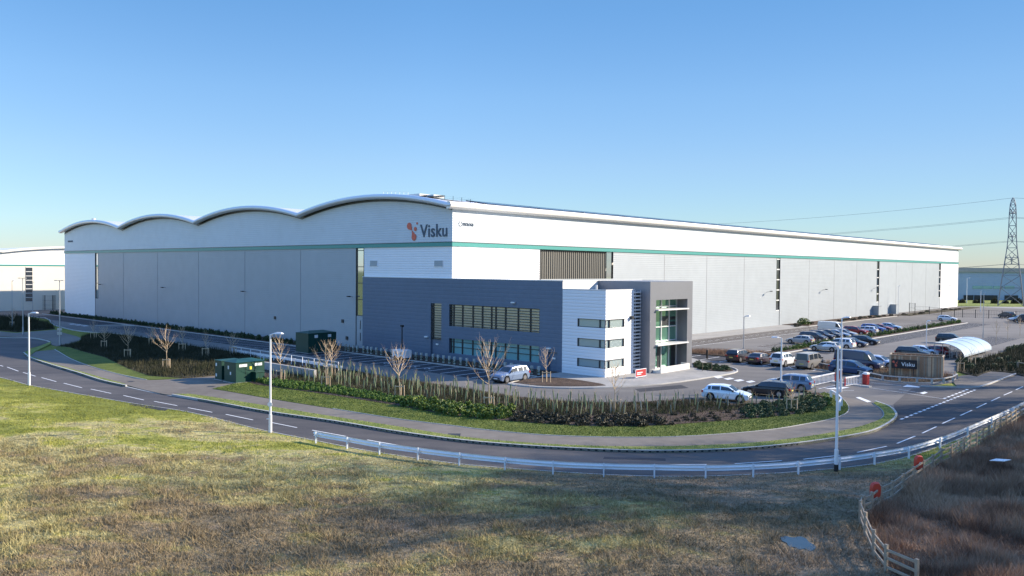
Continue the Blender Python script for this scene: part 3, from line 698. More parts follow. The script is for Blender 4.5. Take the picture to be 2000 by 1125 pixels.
def glazing(h,plane,c,depth,m,mull,rails,fins,name='window'):
    P=(lambda u,z,d:(c+d,u,z)) if plane=='x' else (lambda u,z,d:(u,c+d,z))
    b=MB();b.box(P(h[0],h[2],depth-.02),P(h[1],h[3],depth+.02));g_=b.build(name,m,of)
    f=MB()
    for u in mull:f.box(P(u-.09,h[2],depth-.12),P(u+.09,h[3],depth-.02))
    for z in rails:f.box(P(h[0],z-.04,depth-.1),P(h[1],z+.04,depth-.02))
    f.build('frame','darkm',g_)
    if fins:
        f=MB();z=h[2]+.15
        while z<h[3]:
            f.box(P(h[0]+.02,z-.035,.02),P(h[1]-.02,z+.035,depth-.14));z+=fins
        f.build('sunshade_fins','darkm',g_)
mu=[-.35,-2.,-3.9,-5.6,-7.2,-7.95,-9.6,-11.7,-13.7,.1,-15.2]
glazing(h1,'x',X0,.35,'blinds',mu,[],.33);glazing(h2,'x',X0,.35,'glasst',mu,[1.75,2.4],0)
glazing(hs,'x',X0,.35,'blinds',[3.6],[],.33);
for nm,h in (('door',hd),('door',hd2)):
    b=MB();b.box((X0+.25,h[0],h[2]),(X0+.3,h[1],h[3]));d=b.build(nm,'dark',of)
    b=MB();ym=(h[0]+h[1])/2;b.box((X0+.2,ym-.25,h[3]-.85),(X0+.25,ym+.25,h[3]-.65));b.build('door_sign','label',d)
for y,z in ((4.6,2.75),(-16.9,2.75),(-11.2,7.9)):
    b=MB();b.box((X0-.25,y-.3,z-.08),(X0,y+.3,z+.08));b.build('wall_light','label',of)
# white wing
ZW=9.65;YW=-24.9
rows=((5.52,6.46),(3.3,4.24),(1.05,1.98))
hx=[(YW+.02,-21.,a,c) for a,c in rows];hy=[(.0,3.35,a,c) for a,c in rows]
b=MB();holes(b,'x',X0,YW,-18.8,0,ZW,[(YW,-21.,a,c) for a,c in rows],.14);holes(b,'y',YW,X0,5.25,0,ZW,[(X0,3.35,a,c) for a,c in rows],.14)
b.poly([(5.25,YW,0),(5.25,YW,ZW),(5.25,-22,ZW),(5.25,-22,0)][::-1])
b.build('white_wing','whitew',of)
b=MB();b.box((X0-.03,YW-.03,ZW),(X0+.25,-18.8,ZW+.12));b.box((X0+.25,YW-.03,ZW),(5.3,YW+.25,ZW+.12));b.build('wing_coping','trim',of)
b=MB();b.box((X0+.25,YW+.25,ZW-.25),(6.6,-18.82,ZW-.2));b.build('wing_roof','conc',of)
b=MB();b.tube((2.6,-21.5,ZW-.2),(2.6,-21.5,ZW+.55),.12,.12,8);b.build('roof_vent','trim',of)
for a,c in rows:
    b=MB();b.box((X0+.12,YW+.12,a),(X0+.16,-21.,c));b.box((X0+.16,YW+.12,a),(3.35,YW+.16,c));g_=b.build('corner_window','glassw',of)
    f=MB()
    for y in (-21.06,-24.1,YW+.06):f.box((X0+.0,y-.06,a),(X0+.12,y+.06,c))
    for x in (.55,3.3):f.box((x-.06,YW+.0,a),(x+.06,YW+.12,c))
    for z in (a+.03,c-.03):f.box((X0+.02,YW+.12,z-.03),(X0+.11,-21.12,z+.03));f.box((X0+.12,YW+.02,z-.03),(3.24,YW+.11,z+.03))
    f.build('frame','darkm',g_)
b=MB();b.box((4.4,YW-.35,6.35),(4.75,YW,6.7));b.build('security_camera','darkm',of)
# louvred stair window between wing and portal
b=MB();b.box((5.25,YW+.5,0),(6.5,YW+.56,ZW-.1));g_=b.build('stair_window','glassd',of)
b=MB();z=.5
while z<ZW-.1:
    b.box((5.2,YW-.12,z),(6.48,YW+.3,z+.17));z+=.40
b.build('sunshade_fins','trim',g_)
b=MB();b.box((6.3,YW-.14,.3),(6.36,YW-.12,ZW));b.box((5.3,YW-.14,.3),(5.36,YW-.12,ZW));b.build('fin_carrier','fascia',g_)
# portal
PX0,PX1,PY=6.5,15.95,-26.25;ho=(7.75,14.75,.15,8.5)
b=MB();holes(b,'y',PY,PX0,PX1,0,10.65,[ho],1.75)
b.poly([(PX0,PY,0),(PX0,PY,10.65),(PX0,-18.8,10.65),(PX0,-18.8,0)]);b.poly([(PX1,PY,0),(PX1,-18.8,0),(PX1,-18.8,10.65),(PX1,PY,10.65)])
b.poly([(PX0,PY,10.65),(PX1,PY,10.65),(PX1,-18.8,10.65),(PX0,-18.8,10.65)])
b.build('portal','portal',of)
yg=PY+1.55
b=MB();b.box((7.75,yg,.15),(14.75,yg+.06,8.5));g_=b.build('entrance_glazing','glassg',of)
f=MB()
for x in (7.8,9.5,11.2,12.95,14.68):f.box((x-.07,yg-.14,.15),(x+.07,yg-.01,8.5))
for z in (.2,3.45,5.15,7.6,8.45):f.box((7.75,yg-.12,z-.06),(14.75,yg-.02,z+.06))
f.build('frame','fascia',g_)
for x0,x1,z0,z1,m in ((11.3,12.85,5.25,6.4,0),(13.1,14.5,5.3,5.7,0),(13.1,14.5,5.9,6.3,0),(7.85,9.4,.25,3.3,0),(13.5,14.55,.25,3.,0),(10.5,11.1,.25,3.3,0)):
    b=MB();b.box((x0,yg-.03,z0),(x1,yg-.01,z1));b.build('dark_pane','darkm',g_)
for z in (7.25,3.15):
    b=MB();b.box((7.75,PY-.35,z),(14.6,yg-.15,z+.14));b.build('canopy','trim',of)
b=MB();b.box((7.2,PY-1.1,0),(13.6,PY-.95,.8));b.box((13.4,PY-.95,0),(13.6,PY,.8));b.box((7.2,PY-.95,0),(13.4,PY-.02,.4));b.build('entrance_ramp','bull',of)

# ================================================================ OTHER BUILDINGS
# left neighbour: gable wall parallel to the long wall
LY=160.5
lb=empty('warehouse',(*LW(-60,LY),0),AR,'distant cream-topped warehouse with green band partly behind the left corner','warehouse')
b=MB()
def ltop(x,o=0):
    t=((x+24)%38)/38;return 15.2+1.5*4*t*(1-t)+o
for i in range(60):
    x0,x1=-10+i*1.6667*1.2,-10+(i+1)*1.6667*1.2;b.poly([(x0,0,12.0),(x1,0,12.0),(x1,0,ltop(x1)),(x0,0,ltop(x0))])
b.build('upper_cladding','white',lb)
b=MB();lq(b,-10,110,0,11.7);b.build('lower_cladding','cream',lb)
b=MB();b.box((-10,-.1,11.7),(110,0,12.05));b.build('green_band','teal',lb)
b=MB()
for i in range(60):
    x0,x1=-10+i*2.,-10+(i+1)*2.
    for y0,y1,o,m in ((-.8,80,.45,0),):b.poly([(x0,y0,ltop(x0,o)),(x1,y0,ltop(x1,o)),(x1,y1,ltop(x1,o)),(x0,y1,ltop(x0,o))])
    b.poly([(x0,-.8,ltop(x0,-.1)),(x1,-.8,ltop(x1,-.1)),(x1,-.8,ltop(x1,.45)),(x0,-.8,ltop(x0,.45))]);b.poly([(x0,0,ltop(x0,-.1)),(x1,0,ltop(x1,-.1)),(x1,-.8,ltop(x1,-.1)),(x0,-.8,ltop(x0,-.1))])
b.build('roof','bull',lb)
def lbx(px):
    a,c=-60.,200.
    for _ in range(50):
        m_=(a+c)/2
        if PX(*LW(m_-60,LY),5)[0]<px:a=m_
        else:c=m_
    return a
xa,xb=lbx(50),lbx(63.5)
b=MB();b.box((xa,-.04,2.3),(xb,0.02,11.4));g_=b.build('window','glassd',lb)
f=MB();z=2.3
while z<11.5:f.box((xa,-.1,z-.08),(xb,-.045,z+.08));z+=1.13
f.build('frame','trim',g_)
# right neighbour, in its own shade
A=(150,345);B=(420,372)
ang=math.atan2(B[1]-A[1],B[0]-A[0])
rbd=empty('distribution_shed',(*A,0),ang,'long blue shed with pale roof edge behind the pylon','shed')
Lr=math.hypot(B[0]-A[0],B[1]-A[1])
b=MB();b.box((0,0,0),(Lr,80,12.2));b.build('wall','bluec',rbd)
b=MB();b.box((-.5,-.6,12.2),(Lr,81,14.0));b.build('roof_edge','conc',rbd)
for px in (1905,1926,1948,1972):
    xx=(px-1000)/F*352;d=(xx-150)*1.0
    b=MB();b.box((d-2.2,-.15,5.),(d+2.2,-.0,6.3));b.build('window','glasst',rbd)
for px0,px1 in ((1877,1897),(1899,1918),(1920,1947),(1962,1990)):
    d0=(px0-1000)/F*352-150;d1=(px1-1000)/F*352-150
    b=MB();b.box((d0,-.2,0),(d1,-.0,2.2));b.build('dock_door','darkm',rbd)
# ================================================================ CARS
def interp(t,pts):
    if t<=pts[0][0]:return pts[0][1]
    for (a,u),(b,v) in zip(pts,pts[1:]):
        if t<=b:
            k=(t-a)/(b-a);k=k*k*(3-2*k)*.5+k*.5;return u+(v-u)*k
    return pts[-1][1]
KIND=dict(
 hatch=dict(L=4.3,W=1.78,H=1.45,top=[(0,.66),(.04,.74),(.12,.84),(.26,.96),(.6,.98),(.93,1.0),(1,.90)],roof=[(.26,.96),(.44,1.38),(.6,1.45),(.82,1.40),(.88,1.36),(.96,1.0)],ws=.43,rr=.885,glass=[(.33,.585),(.605,.78),(.80,.86)],wr=.325,ax=(.18,.80)),
 suv=dict(L=4.5,W=1.86,H=1.68,top=[(0,.80),(.04,.92),(.12,1.0),(.25,1.08),(.6,1.10),(.94,1.12),(1,1.0)],roof=[(.25,1.08),(.41,1.58),(.55,1.67),(.84,1.64),(.90,1.60),(.975,1.12)],ws=.41,rr=.90,glass=[(.32,.56),(.58,.75),(.77,.88)],wr=.36,ax=(.18,.80)),
 saloon=dict(L=4.7,W=1.82,H=1.43,top=[(0,.62),(.04,.72),(.12,.82),(.27,.94),(.6,.96),(.88,1.0),(.97,1.0),(1,.9)],roof=[(.27,.94),(.42,1.34),(.56,1.43),(.70,1.40),(.74,1.36),(.87,1.0)],ws=.415,rr=.745,glass=[(.34,.55),(.57,.72)],wr=.33,ax=(.175,.79)),
 wagon=dict(L=4.65,W=1.82,H=1.47,top=[(0,.64),(.04,.74),(.12,.84),(.27,.96),(.6,.98),(.95,1.0),(1,.92)],roof=[(.27,.96),(.42,1.38),(.56,1.47),(.86,1.43),(.90,1.38),(.975,1.0)],ws=.415,rr=.90,glass=[(.34,.55),(.57,.73),(.75,.88)],wr=.33,ax=(.175,.78)),
 mpv=dict(L=4.6,W=1.82,H=1.65,top=[(0,.72),(.04,.84),(.10,.94),(.18,1.02),(.6,1.06),(.96,1.08),(1,.96)],roof=[(.17,1.02),(.38,1.55),(.54,1.65),(.85,1.60),(.91,1.55),(.98,1.08)],ws=.38,rr=.91,glass=[(.30,.54),(.56,.74),(.76,.89)],wr=.33,ax=(.17,.78)),
 camper=dict(L=4.9,W=1.92,H=1.98,top=[(0,.80),(.03,.95),(.08,1.06),(.16,1.16),(.6,1.18),(.985,1.18),(1,1.15)],roof=[(.15,1.14),(.28,1.82),(.36,1.95),(.60,1.98),(.96,1.95),(.985,1.90),(.997,1.2)],ws=.29,rr=.972,glass=[(.22,.40),(.43,.66),(.69,.93)],wr=.34,ax=(.18,.80)),
 van=dict(L=5.9,W=2.0,H=2.45,top=[(0,.85),(.03,1.0),(.08,1.12),(.17,1.25),(.6,1.27),(.985,1.27),(1,1.25)],roof=[(.15,1.2),(.27,2.1),(.34,2.38),(.60,2.45),(.96,2.42),(.985,2.35),(.997,1.3)],ws=.27,rr=.975,glass=[(.2,.34)],wr=.36,ax=(.17,.76),norear=True),
)
CARMAT={}
def carmat(c,r=.28):
    k=c
    if k not in CARMAT:CARMAT[k]=mat('car_paint',c,r,.05 if max(c)<.1 else .2,.5,coat=.4)
    return CARMAT[k]
PROTO={}
def car_parts(kind):
    K=KIND[kind];L,Wd,H=K['L'],K['W']/2,K['H'];wr=K['wr'];ax=[L/2-K['ax'][0]*L,L/2-K['ax'][1]*L]
    N=64;body=MB();und=MB()
    def ring(s):
        x=L/2-s*L;e=abs(2*s-1);w=Wd*(1-.13*e**7-.05*e**2);zt=interp(s,K['top']);zl=.24
        if s<.02 or s>.98:zl=.32
        for a in ax:
            d=abs(x-a);ra=wr+.07
            if d<ra:zl=max(zl,wr+math.sqrt(ra*ra-d*d)-.0)
        zm=max((zt+.3)/2+.1,zl+.02);bev=1-.10*max(0,e-.9)*10
        hw=[(0,zt+.015),(.55*w,zt+.01),(.86*w,zt-.02),(.965*w,zt-.08),(w,max(zm,zl+.04)),(.985*w,max(zl+.015,.34)),(.95*w,zl)]
        return [(x,y,z) for y,z in hw]
    rings=[ring(i/N) for i in range(N+1)]
    for i in range(N):
        for sg in (1,-1):
            for j in range(6):
                a,b_,c,d=rings[i][j],rings[i+1][j],rings[i+1][j+1],rings[i][j+1]
                q=[(p[0],p[1]*sg,p[2]) for p in (a,b_,c,d)];body.poly(q if sg<0 else q[::-1])
    for i in (0,N):
        r=rings[i];q=[(p[0],p[1],p[2]) for p in r]+[(p[0],-p[1],p[2]) for p in r[::-1][:-1]];body.poly(q if i==0 else q[::-1])
    und.box((-L/2+.3,-Wd*.82,.2),(L/2-.3,Wd*.82,.62))
    for a in ax:pass
    und.box((L/2-.1,-Wd*.7,.3),(L/2+.015,Wd*.7,.46));und.box((-L/2-.015,-Wd*.75,.3),(-L/2+.1,Wd*.75,.42))
    # greenhouse
    s0,s1=K['roof'][0][0],K['roof'][-1][0];P2={k:MB() for k in ('windscreen','rear_window','gl','gr')}
    n=44
    def gr(s):
        x=L/2-s*L;zb=interp(s,K['top'])-.03;zg=max(interp(s,K['roof']),zb+.02);f=min(1,(zg-zb)/(H-zb));
        wb=Wd*.93;wt=wb+(Wd*(.80 if kind in('van','camper') else .735)-wb)*f
        zu=zg-.035-.03*f;z2=zu-(zg-zb)*.10
        y2=wt+(wb-wt)*.10+.01
        return [(x,0,zg),(x,.8*wt,zg-.012),(x,wt,zu),(x,y2,z2),(x,wb-.01,zb+.05*f),(x,wb,zb)]
    ss=sorted({s0+(s1-s0)*i/n for i in range(n+1)}|{K['ws'],K['rr']}|{q for g_ in K['glass'] for q in g_})
    for a,c in zip(ss,ss[1:]):
        A,B_=gr(a),gr(c);mid=(a+c)/2
        for sg in (1,-1):
            for j in range(5):
                if j==0 and mid<K['ws']:t=P2['windscreen']
                elif j==0 and mid>K['rr'] and not K.get('norear'):t=P2['rear_window']
                elif j==3 and any(g0<mid<g1 for g0,g1 in K['glass']):t=P2['gl' if sg>0 else 'gr']
                else:t=body
                q=[(p[0],p[1]*sg,p[2]) for p in (A[j],B_[j],B_[j+1],A[j+1])];t.poly(q if sg<0 else q[::-1])
    return K,body,und,P2,ax
def make_car(kind,loc,rz,color,label,cat='car',group='cars parked at the warehouse',roofcol=None):
    if kind not in PROTO:
        K,body,und,P2,ax=car_parts(kind);L,Wd,H,wr=K['L'],K['W']/2,K['H'],K['wr']
        root=empty('parked_car' if kind not in('van','camper') else 'parked_van')
        o=body.build('body',carmat(color),root,smooth=True)
        me=o.data
        o2=und.build('bumper_trim','trimd',root)
        P2['windscreen'].build('windscreen','cglass',root,smooth=True)
        if P2['rear_window'].v:P2['rear_window'].build('rear_window','cglass',root,smooth=True)
        P2['gl'].build('side_window','cglass',root);P2['gr'].build('side_window','cglass',root)
        for a in ax:
            for sg in (1,-1):
                y=sg*(Wd-.02);b=MB();b.tube((a,y-sg*.2,wr),(a,y,wr),wr,wr,18);t=b.build('wheel','tyre',root)
                b=MB();b.tube((a,y-.01*sg,wr),(a,y+.012*sg,wr),wr*.66,wr*.62,14)
                b.build('rim','rim',t)
        zt=interp(.03,K['top']);zr=interp(.97,K['top'])
        for sg in (1,-1):
            b=MB();b.box((L/2-.30,sg*Wd*.52,zt-.20),(L/2-.045,sg*Wd*.88,zt-.05));b.build('headlight','head',root)
            b=MB();b.box((-L/2+.0,sg*Wd*.55,zr-.25),(-L/2+.16,sg*Wd*.92,zr-.06));b.build('tail_light','tail',root)
            b=MB();xm=L/2-(K['roof'][0][0]+.06)*L;zz=interp(K['roof'][0][0]+.06,K['top']);b.box((xm-.07,sg*Wd*.93,zz),(xm+.07,sg*(Wd*.93+.2),zz+.13));b.build('door_mirror','trimd',root)
        b=MB();b.box((-L/2-.02,-.26,.62),(-L/2+.02,.26,.73));b.build('number_plate','plate',root)
        b=MB();b.box((L/2-.02,-.26,.42),(L/2+.03,.26,.53));b.build('number_plate','platew',root)
        b=MB();b.box((L/2-.03,-.55,.50),(L/2+.012,.55,.62));b.build('grille','trimd',root)
        PROTO[kind]=root;r=root
    else:r=copy_tree(PROTO[kind])
    r.location=(*loc,0.03);r.rotation_euler=(0,0,rz)
    for ch in r.children:
        if ch.name.startswith('body'):
            ch.material_slots[0].link='OBJECT';ch.material_slots[0].material=carmat(color)
    tag(r,label,cat,group);return r
def at(px,py):return G(px,py)
def row(px,yy):return LW(LX(px,yy),yy)
d=math.radians
NAVY=(.012,.03,.085);BLK=(.012,.012,.016);WHT=(.72,.74,.76);SIL=(.42,.43,.43);REDC=(.22,.012,.015);GRY=(.13,.15,.17);LBL=(.30,.42,.58);BLU=(.03,.08,.30)
V='van'
make_car('suv',LW(26.3,-27.3),AR,(.022,.014,.022),'black high-backed car nearest the entrance portal in the front bay row')
make_car('saloon',LW(26.1,-30.3),AR,(.03,.018,.03),'low dark plum saloon between the black and white high-backed cars')
make_car('suv',LW(26.5,-33.3),AR,WHT,'white sports utility car parked beside the grey camper van')
make_car('camper',LW(26.0,-36.9),AR,(.24,.235,.225),'grey camper van with dark side windows, last in the front bay row',V,'vans parked at the warehouse')
make_car('suv',(-.1,86.1),AR+d(180),(.20,.27,.40),'silver-blue estate car with roof bars alone in the bays under the office windows')
make_car('hatch',(19.9,74.6),AR+d(-76),(.66,.76,.84),'white hatchback on the driveway beside the planting bed')
make_car('wagon',(24.6,77.6),AR+d(100),BLK,'black estate car behind the white hatchback by the saplings')
make_car('suv',(28.0,81.4),AR+d(100),(.15,.22,.33),'slate blue sports utility car beside the red barrier cabinet')
# far row, noses to the hedge strip
make_car('hatch',row(1563,-22.2),AR+d(92),SIL,'silver hatchback with purple-grey tail at the near end of the upper row')
for px,kd,c,lb_ in ((1588,'mpv',(.035,.04,.055),'charcoal people carrier next to the silver hatchback in the upper row'),
    (1604,'suv',(.02,.025,.05),'dark navy car, third in the upper row'),
    (1619,'suv',(.03,.035,.05),'dark grey high-backed car, fourth in the upper row'),
    (1634,'saloon',(.16,.24,.36),'pale blue-grey saloon in front of the white van')):
    make_car(kd,row(px,-21.6),AR+d(-90),c,lb_)
make_car('van',row(1626,-16.3),AR+d(-90),(.62,.64,.62),'white high-roofed van behind the dark cars of the upper row',V,'vans parked at the warehouse').scale=(.92,.95,.88)
for px,kd,c,an,lb_ in ((1648,'saloon',(.30,.33,.38),-90,'silver saloon half hidden between the white van and the red car'),
    (1670,'suv',REDC,-90,'dark red large car in the upper row behind the tall lamp'),
    (1689,'wagon',(.55,.60,.68),90,'pale silver estate between the red and blue cars'),
    (1705,'suv',BLU,-90,'bright blue car between the silver estate and the small red car'),
    (1720,'saloon',REDC,-90,'small dark red car second from the far end of the upper row'),
    (1737,'saloon',LBL,-90,'light blue saloon at the far end of the upper row')):
    make_car(kd,row(px,-21.6),AR+d(an),c,lb_)
# near row of the same block
for px,kd,c,an,lb_ in ((1612,'hatch',(.50,.49,.45),90,'cream hatchback at the near end of the lower row'),
    (1640,'suv',(.64,.68,.72),90,'white high-backed car second in the lower row'),
    (1664,'saloon',(.035,.045,.08),-90,'dark blue saloon between the white and the black car'),
    (1688,'wagon',BLK,-90,'black saloon at the far end of the lower row')):
    make_car(kd,row(px,-29.9),AR+d(an),c,lb_)
make_car('van',row(1677,-41.3),AR+d(-92),NAVY,'dark navy high-roofed van beside the timber enclosure',V,'vans parked at the warehouse').scale=(.95,.97,.92)
make_car('mpv',row(1661,-42.8),AR+d(-92),(.015,.05,.13),'blue people carrier in front of the navy van')
make_car('wagon',row(1716,-42.6),AR+d(-90),(.40,.48,.62),'pale blue estate hidden between the navy van and the timber enclosure')
make_car('suv',row(1784,-42.6),AR+d(-90),(.02,.022,.028),'black car with pale windscreen behind the timber enclosure')
make_car('saloon',row(1802,-42.2),AR+d(-90),(.60,.66,.74),'white saloon between the black car and the red hatchback')
make_car('hatch',row(1822,-43.2),AR+d(90),(.24,.015,.02),'red hatchback behind the right end of the timber enclosure')
make_car('suv',row(1857,-39.5),AR+d(-84),(.018,.02,.028),'black sports utility car left of the cycle shelter')
make_car('hatch',row(1850,-21.5),AR+d(-88),WHT,'white hatchback alone at the far end of the hedge strip')
make_car('suv',G(1966,621),d(100),(.05,.065,.08),'dark grey car by the mesh fence at the right edge')
make_car('wagon',G(1990,628),d(170),(.55,.58,.62),'pale car beside the dark van at the right edge')
make_car('van',G(2003,631),d(150),(.02,.025,.04),'dark van at the right edge of the far yard',V,'vans parked at the warehouse')
# roof bars

# ================================================================ LAMPS
def lamp(px,pyb,h,arm,label,m='pole',T=False,r=.085,group='street lamps',base=False,flag=None):
    x,y=G(px,pyb);root=empty('street_lamp',(x,y,.02),0,label,'street lamp',group)
    b=MB();b.tube((0,0,0),(0,0,1.3),r*1.45,r*1.4,10);b.tube((0,0,1.3),(0,0,h-.1),r,r*.72,10);b.build('column',m,root)
    if T:
        b=MB();b.tube((-.5,0,h-.1),(.5,0,h-.1),.04,.04,6);b.build('arm',m,root)
        b=MB();b.box((-.75,-.14,h-.16),(-.3,.14,h-.04));b.box((.3,-.14,h-.16),(.6,.14,h-.04));b.build('lamp_head','poleg',root)
    else:
        b=MB();b.tube((0,0,h-.15),(arm*.3,0,h-.02),.05,.045,6);b.build('arm',m,root)
        s=1 if arm>0 else -1
        b=MB();i0=len(b.v);x0,x1=arm*.25,arm
        for xx,w,t in ((x0,.07,.07),(x0+(x1-x0)*.3,.15,.12),(x0+(x1-x0)*.8,.17,.11),(x1,.08,.03)):
            b.v+=[(xx,-w,h-.06),(xx,w,h-.06),(xx,w*.7,h-.06+t),(xx,-w*.7,h-.06+t)]
        for k_ in range(3):
            for q in range(4):b.f.append((i0+4*k_+q,i0+4*k_+(q+1)%4,i0+4*k_+4+(q+1)%4,i0+4*k_+4+q));b.m.append(0)
        b.f.append((i0,i0+1,i0+2,i0+3));b.m.append(0);b.f.append((i0+15,i0+14,i0+13,i0+12));b.m.append(0)
        b.build('lamp_head',m if m=='pole' else 'poleg',root)
    if base:
        b=MB();b.tube((0,0,-.0),(0,0,.42),r*1.5,r*1.5,10);b.build('base_sleeve','black',root)
    return root
lamp(57,753,7.25,.95,'white lamp column at the left end of the road on the grass edge')
la=lamp(528,845,7.2,.95,'white lamp column with small round plate at the left end of the guardrail')
b=MB();b.tube((0,-.10,2.05),(0,-.13,2.05),.17,.17,14);b.build('round_plate','redw',la)
b=MB();b.box((-.28,-.05,.95),(-.08,.05,1.0));b.build('bracket','pole',la)
lamp(1633,921,7.55,-.95,'tallest-looking pale lamp column behind the guardrail in the right foreground',base=True)
lamp(1525,768,5.5,-1.0,'pale lamp column rising beside the slate blue car')
lamp(1642,766,7.45,.85,'pale lamp column between the two red and white barriers')
lamp(1452,706,6.,.8,'slim lamp column in front of the black car by the entrance','poleg',r=.06)
lamp(45,654,9.8,.5,'grey twin-headed lamp mast at the side road on the left','poleg',True,.09)
lh=lamp(117,675,9.8,.5,'grey twin-headed lamp mast by the left corner of the warehouse','poleg',True,.09)
b=MB();b.box((-.35,-.08,1.6),(.35,-.02,2.05));b.box((-.35,-.08,2.25),(.35,-.02,2.6));b.build('sign_plate','poleg',lh)
lamp(24,642,9.,.5,'thin distant lamp mast in the far-left planting','poleg',r=.06)
lamp(64,608,7.5,.5,'distant lamp mast in front of the dark glazed strip of the far warehouse','poleg',r=.06)
lamp(1809,690,4.8,.5,'slim pale lamp column behind the timber enclosure','pole',r=.06)
lamp(1888,592,9.8,.9,'distant lamp column right of the warehouse end','pole',r=.12)
lamp(1915,609,6.5,.4,'short distant lamp column left of the pylon','pole',r=.09)
lamp(1754,613,8.,.5,'slim lamp column against the far grey wall','pole',r=.06)
lamp(1920,661,8.4,.3,'thin lamp column beyond the cycle shelter','poleg',r=.06)
b=empty('camera_post',(*G(1533,770),0),0,'black post standing just right of the lamp column by the driveway','post')
# ================================================================ SMALL STRUCTURES
def post(name,px,py,h,r,m,label,cat,capm=None):
    x,y=G(px,py);b=MB();b.tube((0,0,0),(0,0,h),r,r,8);b.tube((0,0,h),(0,0,h+.06),r*1.25,r*.8,8);o=b.build(name,m,None,(x,y,.02));return tag(o,label,cat)
bpy.data.objects.remove(b)
x,y=G(1633.5,766);
post('camera_post',1633,758,3.9,.08,'black','black post standing left of the lamp between the barriers','post')
post('bollard',1381,701,1.15,.14,'black','black bollard post on the tarmac right of the entrance','bollard')
# guardrail
gx=[608,617,678,741,816,897,986,1080,1179,1278,1378,1471,1559,1640,1708,1775,1836,1890,1937,1978,2016,2052]
gy={608:863,617:866,678:877,741:888.5,816:899,897:909.5,986:919,1080:927,1179:931.5,1278:933.5,1378:935,1471:932.5,1559:927,1640:918,1708:908,1775:896,1836:878,1890:856,1937:835,1978:815,2016:795,2052:777}
gpts=[G(a,gy[a]) for a in gx]
gr_=empty('guardrail',(*gpts[10],0),0,'long galvanised steel guardrail curving along the near road edge','guardrail')
o0=gpts[10];rel=[(p[0]-o0[0],p[1]-o0[1]) for p in gpts]
bl=spline(rel,4);bo=offs(bl,.16)
wp=[(.0,.40),(.05,.44),(.05,.50),(-.02,.55),(-.02,.59),(.05,.64),(.05,.70),(.0,.74)]
b=MB()
for i in range(len(bl)-1):
    for j in range(len(wp)-1):
        q=[]
        for (ii,jj) in ((i,j),(i+1,j),(i+1,j+1),(i,j+1)):
            a=Vector(bl[max(0,ii-1)]);c=Vector(bl[min(len(bl)-1,ii+1)]);t=(c-a).normalized();nn=Vector((-t.y,t.x));p=Vector(bl[ii])+nn*(.16+wp[jj][0]);q.append((p.x,p.y,wp[jj][1]+.02))
        b.poly(q)
b.build('beam','galv',gr_)
for i in range(1,len(rel)):
    x,y=rel[i];t=(Vector(rel[min(i+1,len(rel)-1)])-Vector(rel[i-1])).normalized();an=math.atan2(t.y,t.x)
    b=MB();b.box((-.035,-.055,0),(.035,-.045,.80));b.box((-.035,.045,0),(.035,.055,.80));b.box((-.005,-.055,0),(.005,.055,.80));b.box((-.05,.055,.5),(.05,.16,.66));b.build('post','galv',gr_,(x,y,0),an)
# post and rail fence
def timber_fence(pxs,label,h=1.15,rails=(.32,.66,1.0),root=None):
    pts=[G(*p) for p in pxs];o=pts[0];root=empty('timber_fence',(*o,0),0,label,'fence')
    for i,p in enumerate(pts):
        x,y=p[0]-o[0],p[1]-o[1];b=MB();b.box((-.06,-.06,0),(.06,.06,h+RND.uniform(-.03,.06)));b.build('post','rail',root,(x,y,0),RND.uniform(-.2,.2)+.6)
    for z in rails:
        b=MB()
        for p,q in zip(pts,pts[1:]):
            b.bar((p[0]-o[0],p[1]-o[1],z+RND.uniform(-.015,.015)),(q[0]-o[0],q[1]-o[1],z+RND.uniform(-.015,.015)),.05,.10)
        b.build('rail','rail',root)
    return root
timber_fence(fencepx[:10],'three-rail timber fence running from the corner post up to the field gate')
timber_fence(fencepx[10:],'three-rail timber fence from the field gate towards the right edge')
timber_fence([(1683,1011),(1680,1024),(1690,1052),(1706,1090),(1730,1122),(1790,1150)],'timber fence leading down to the bottom edge along the reeds')
ga=Vector(G(1858.5,903.5));gb=Vector(G(1880.5,890));gd=gb-ga;gl=gd.length
gt=empty('field_gate',(ga.x,ga.y,0),math.atan2(gd.y,gd.x),'new pale timber field gate with diagonal braces in the rail fence','gate')
b=MB()
for z in (.2,.42,.64,.86,1.08):b.box((.05,-.02,z-.05),(gl-.05,.02,z+.05))
b.build('gate_bar','gatew',gt)
b=MB();b.bar((.1,-.04,.2),(gl/2,-.04,1.08),.03,.09);b.bar((gl/2,-.04,1.08),(gl-.1,-.04,.2),.03,.09);b.build('gate_brace','gatew',gt)
for x in (.03,gl-.03):
    b=MB();b.box((x-.05,-.04,.1),(x+.05,.04,1.2));b.build('gate_stile','gatew',gt)
# lifebuoy housings
def buoy(px,py,label):
    x,y=G(px,py);r=empty('lifebuoy_housing',(x,y,0),.25,label,'lifebuoy housing','red lifebuoy housings on the rail fence')
    b=MB();b.box((-.05,-.05,0),(.05,.05,1.35));b.build('post','rail',r)
    b=MB();N=20
    pts=[]
    for i in range(N):
        a=2*math.pi*i/N;pts.append((.29*math.copysign(abs(math.cos(a))**.6,math.cos(a)),.0,1.0+.42*math.copysign(abs(math.sin(a))**.7,math.sin(a))))
    for y0,y1,s in ((-.12,-.05,1.),(-.22,-.12,.85)):
        f=[(p[0]*s,y0 if s==1 else y0,1.0+(p[2]-1)*s) for p in pts];bk=[(p[0]*(1 if s==1 else 1),y1,p[2]) for p in pts]
        b.poly(f);
        for i in range(N):b.poly([bk[i],bk[(i+1)%N],f[(i+1)%N],f[i]])
    b.poly([(p[0],-.05,p[2]) for p in pts][::-1]);b.build('case','orange',r)
    b=MB();b.tube((-.0,-.235,1.0),(0,-.22,1.0),.05,.05,12);b.build('badge','redw',r)
buoy(1791,936,'red-orange lifebuoy housing on the fence nearer the field gate')
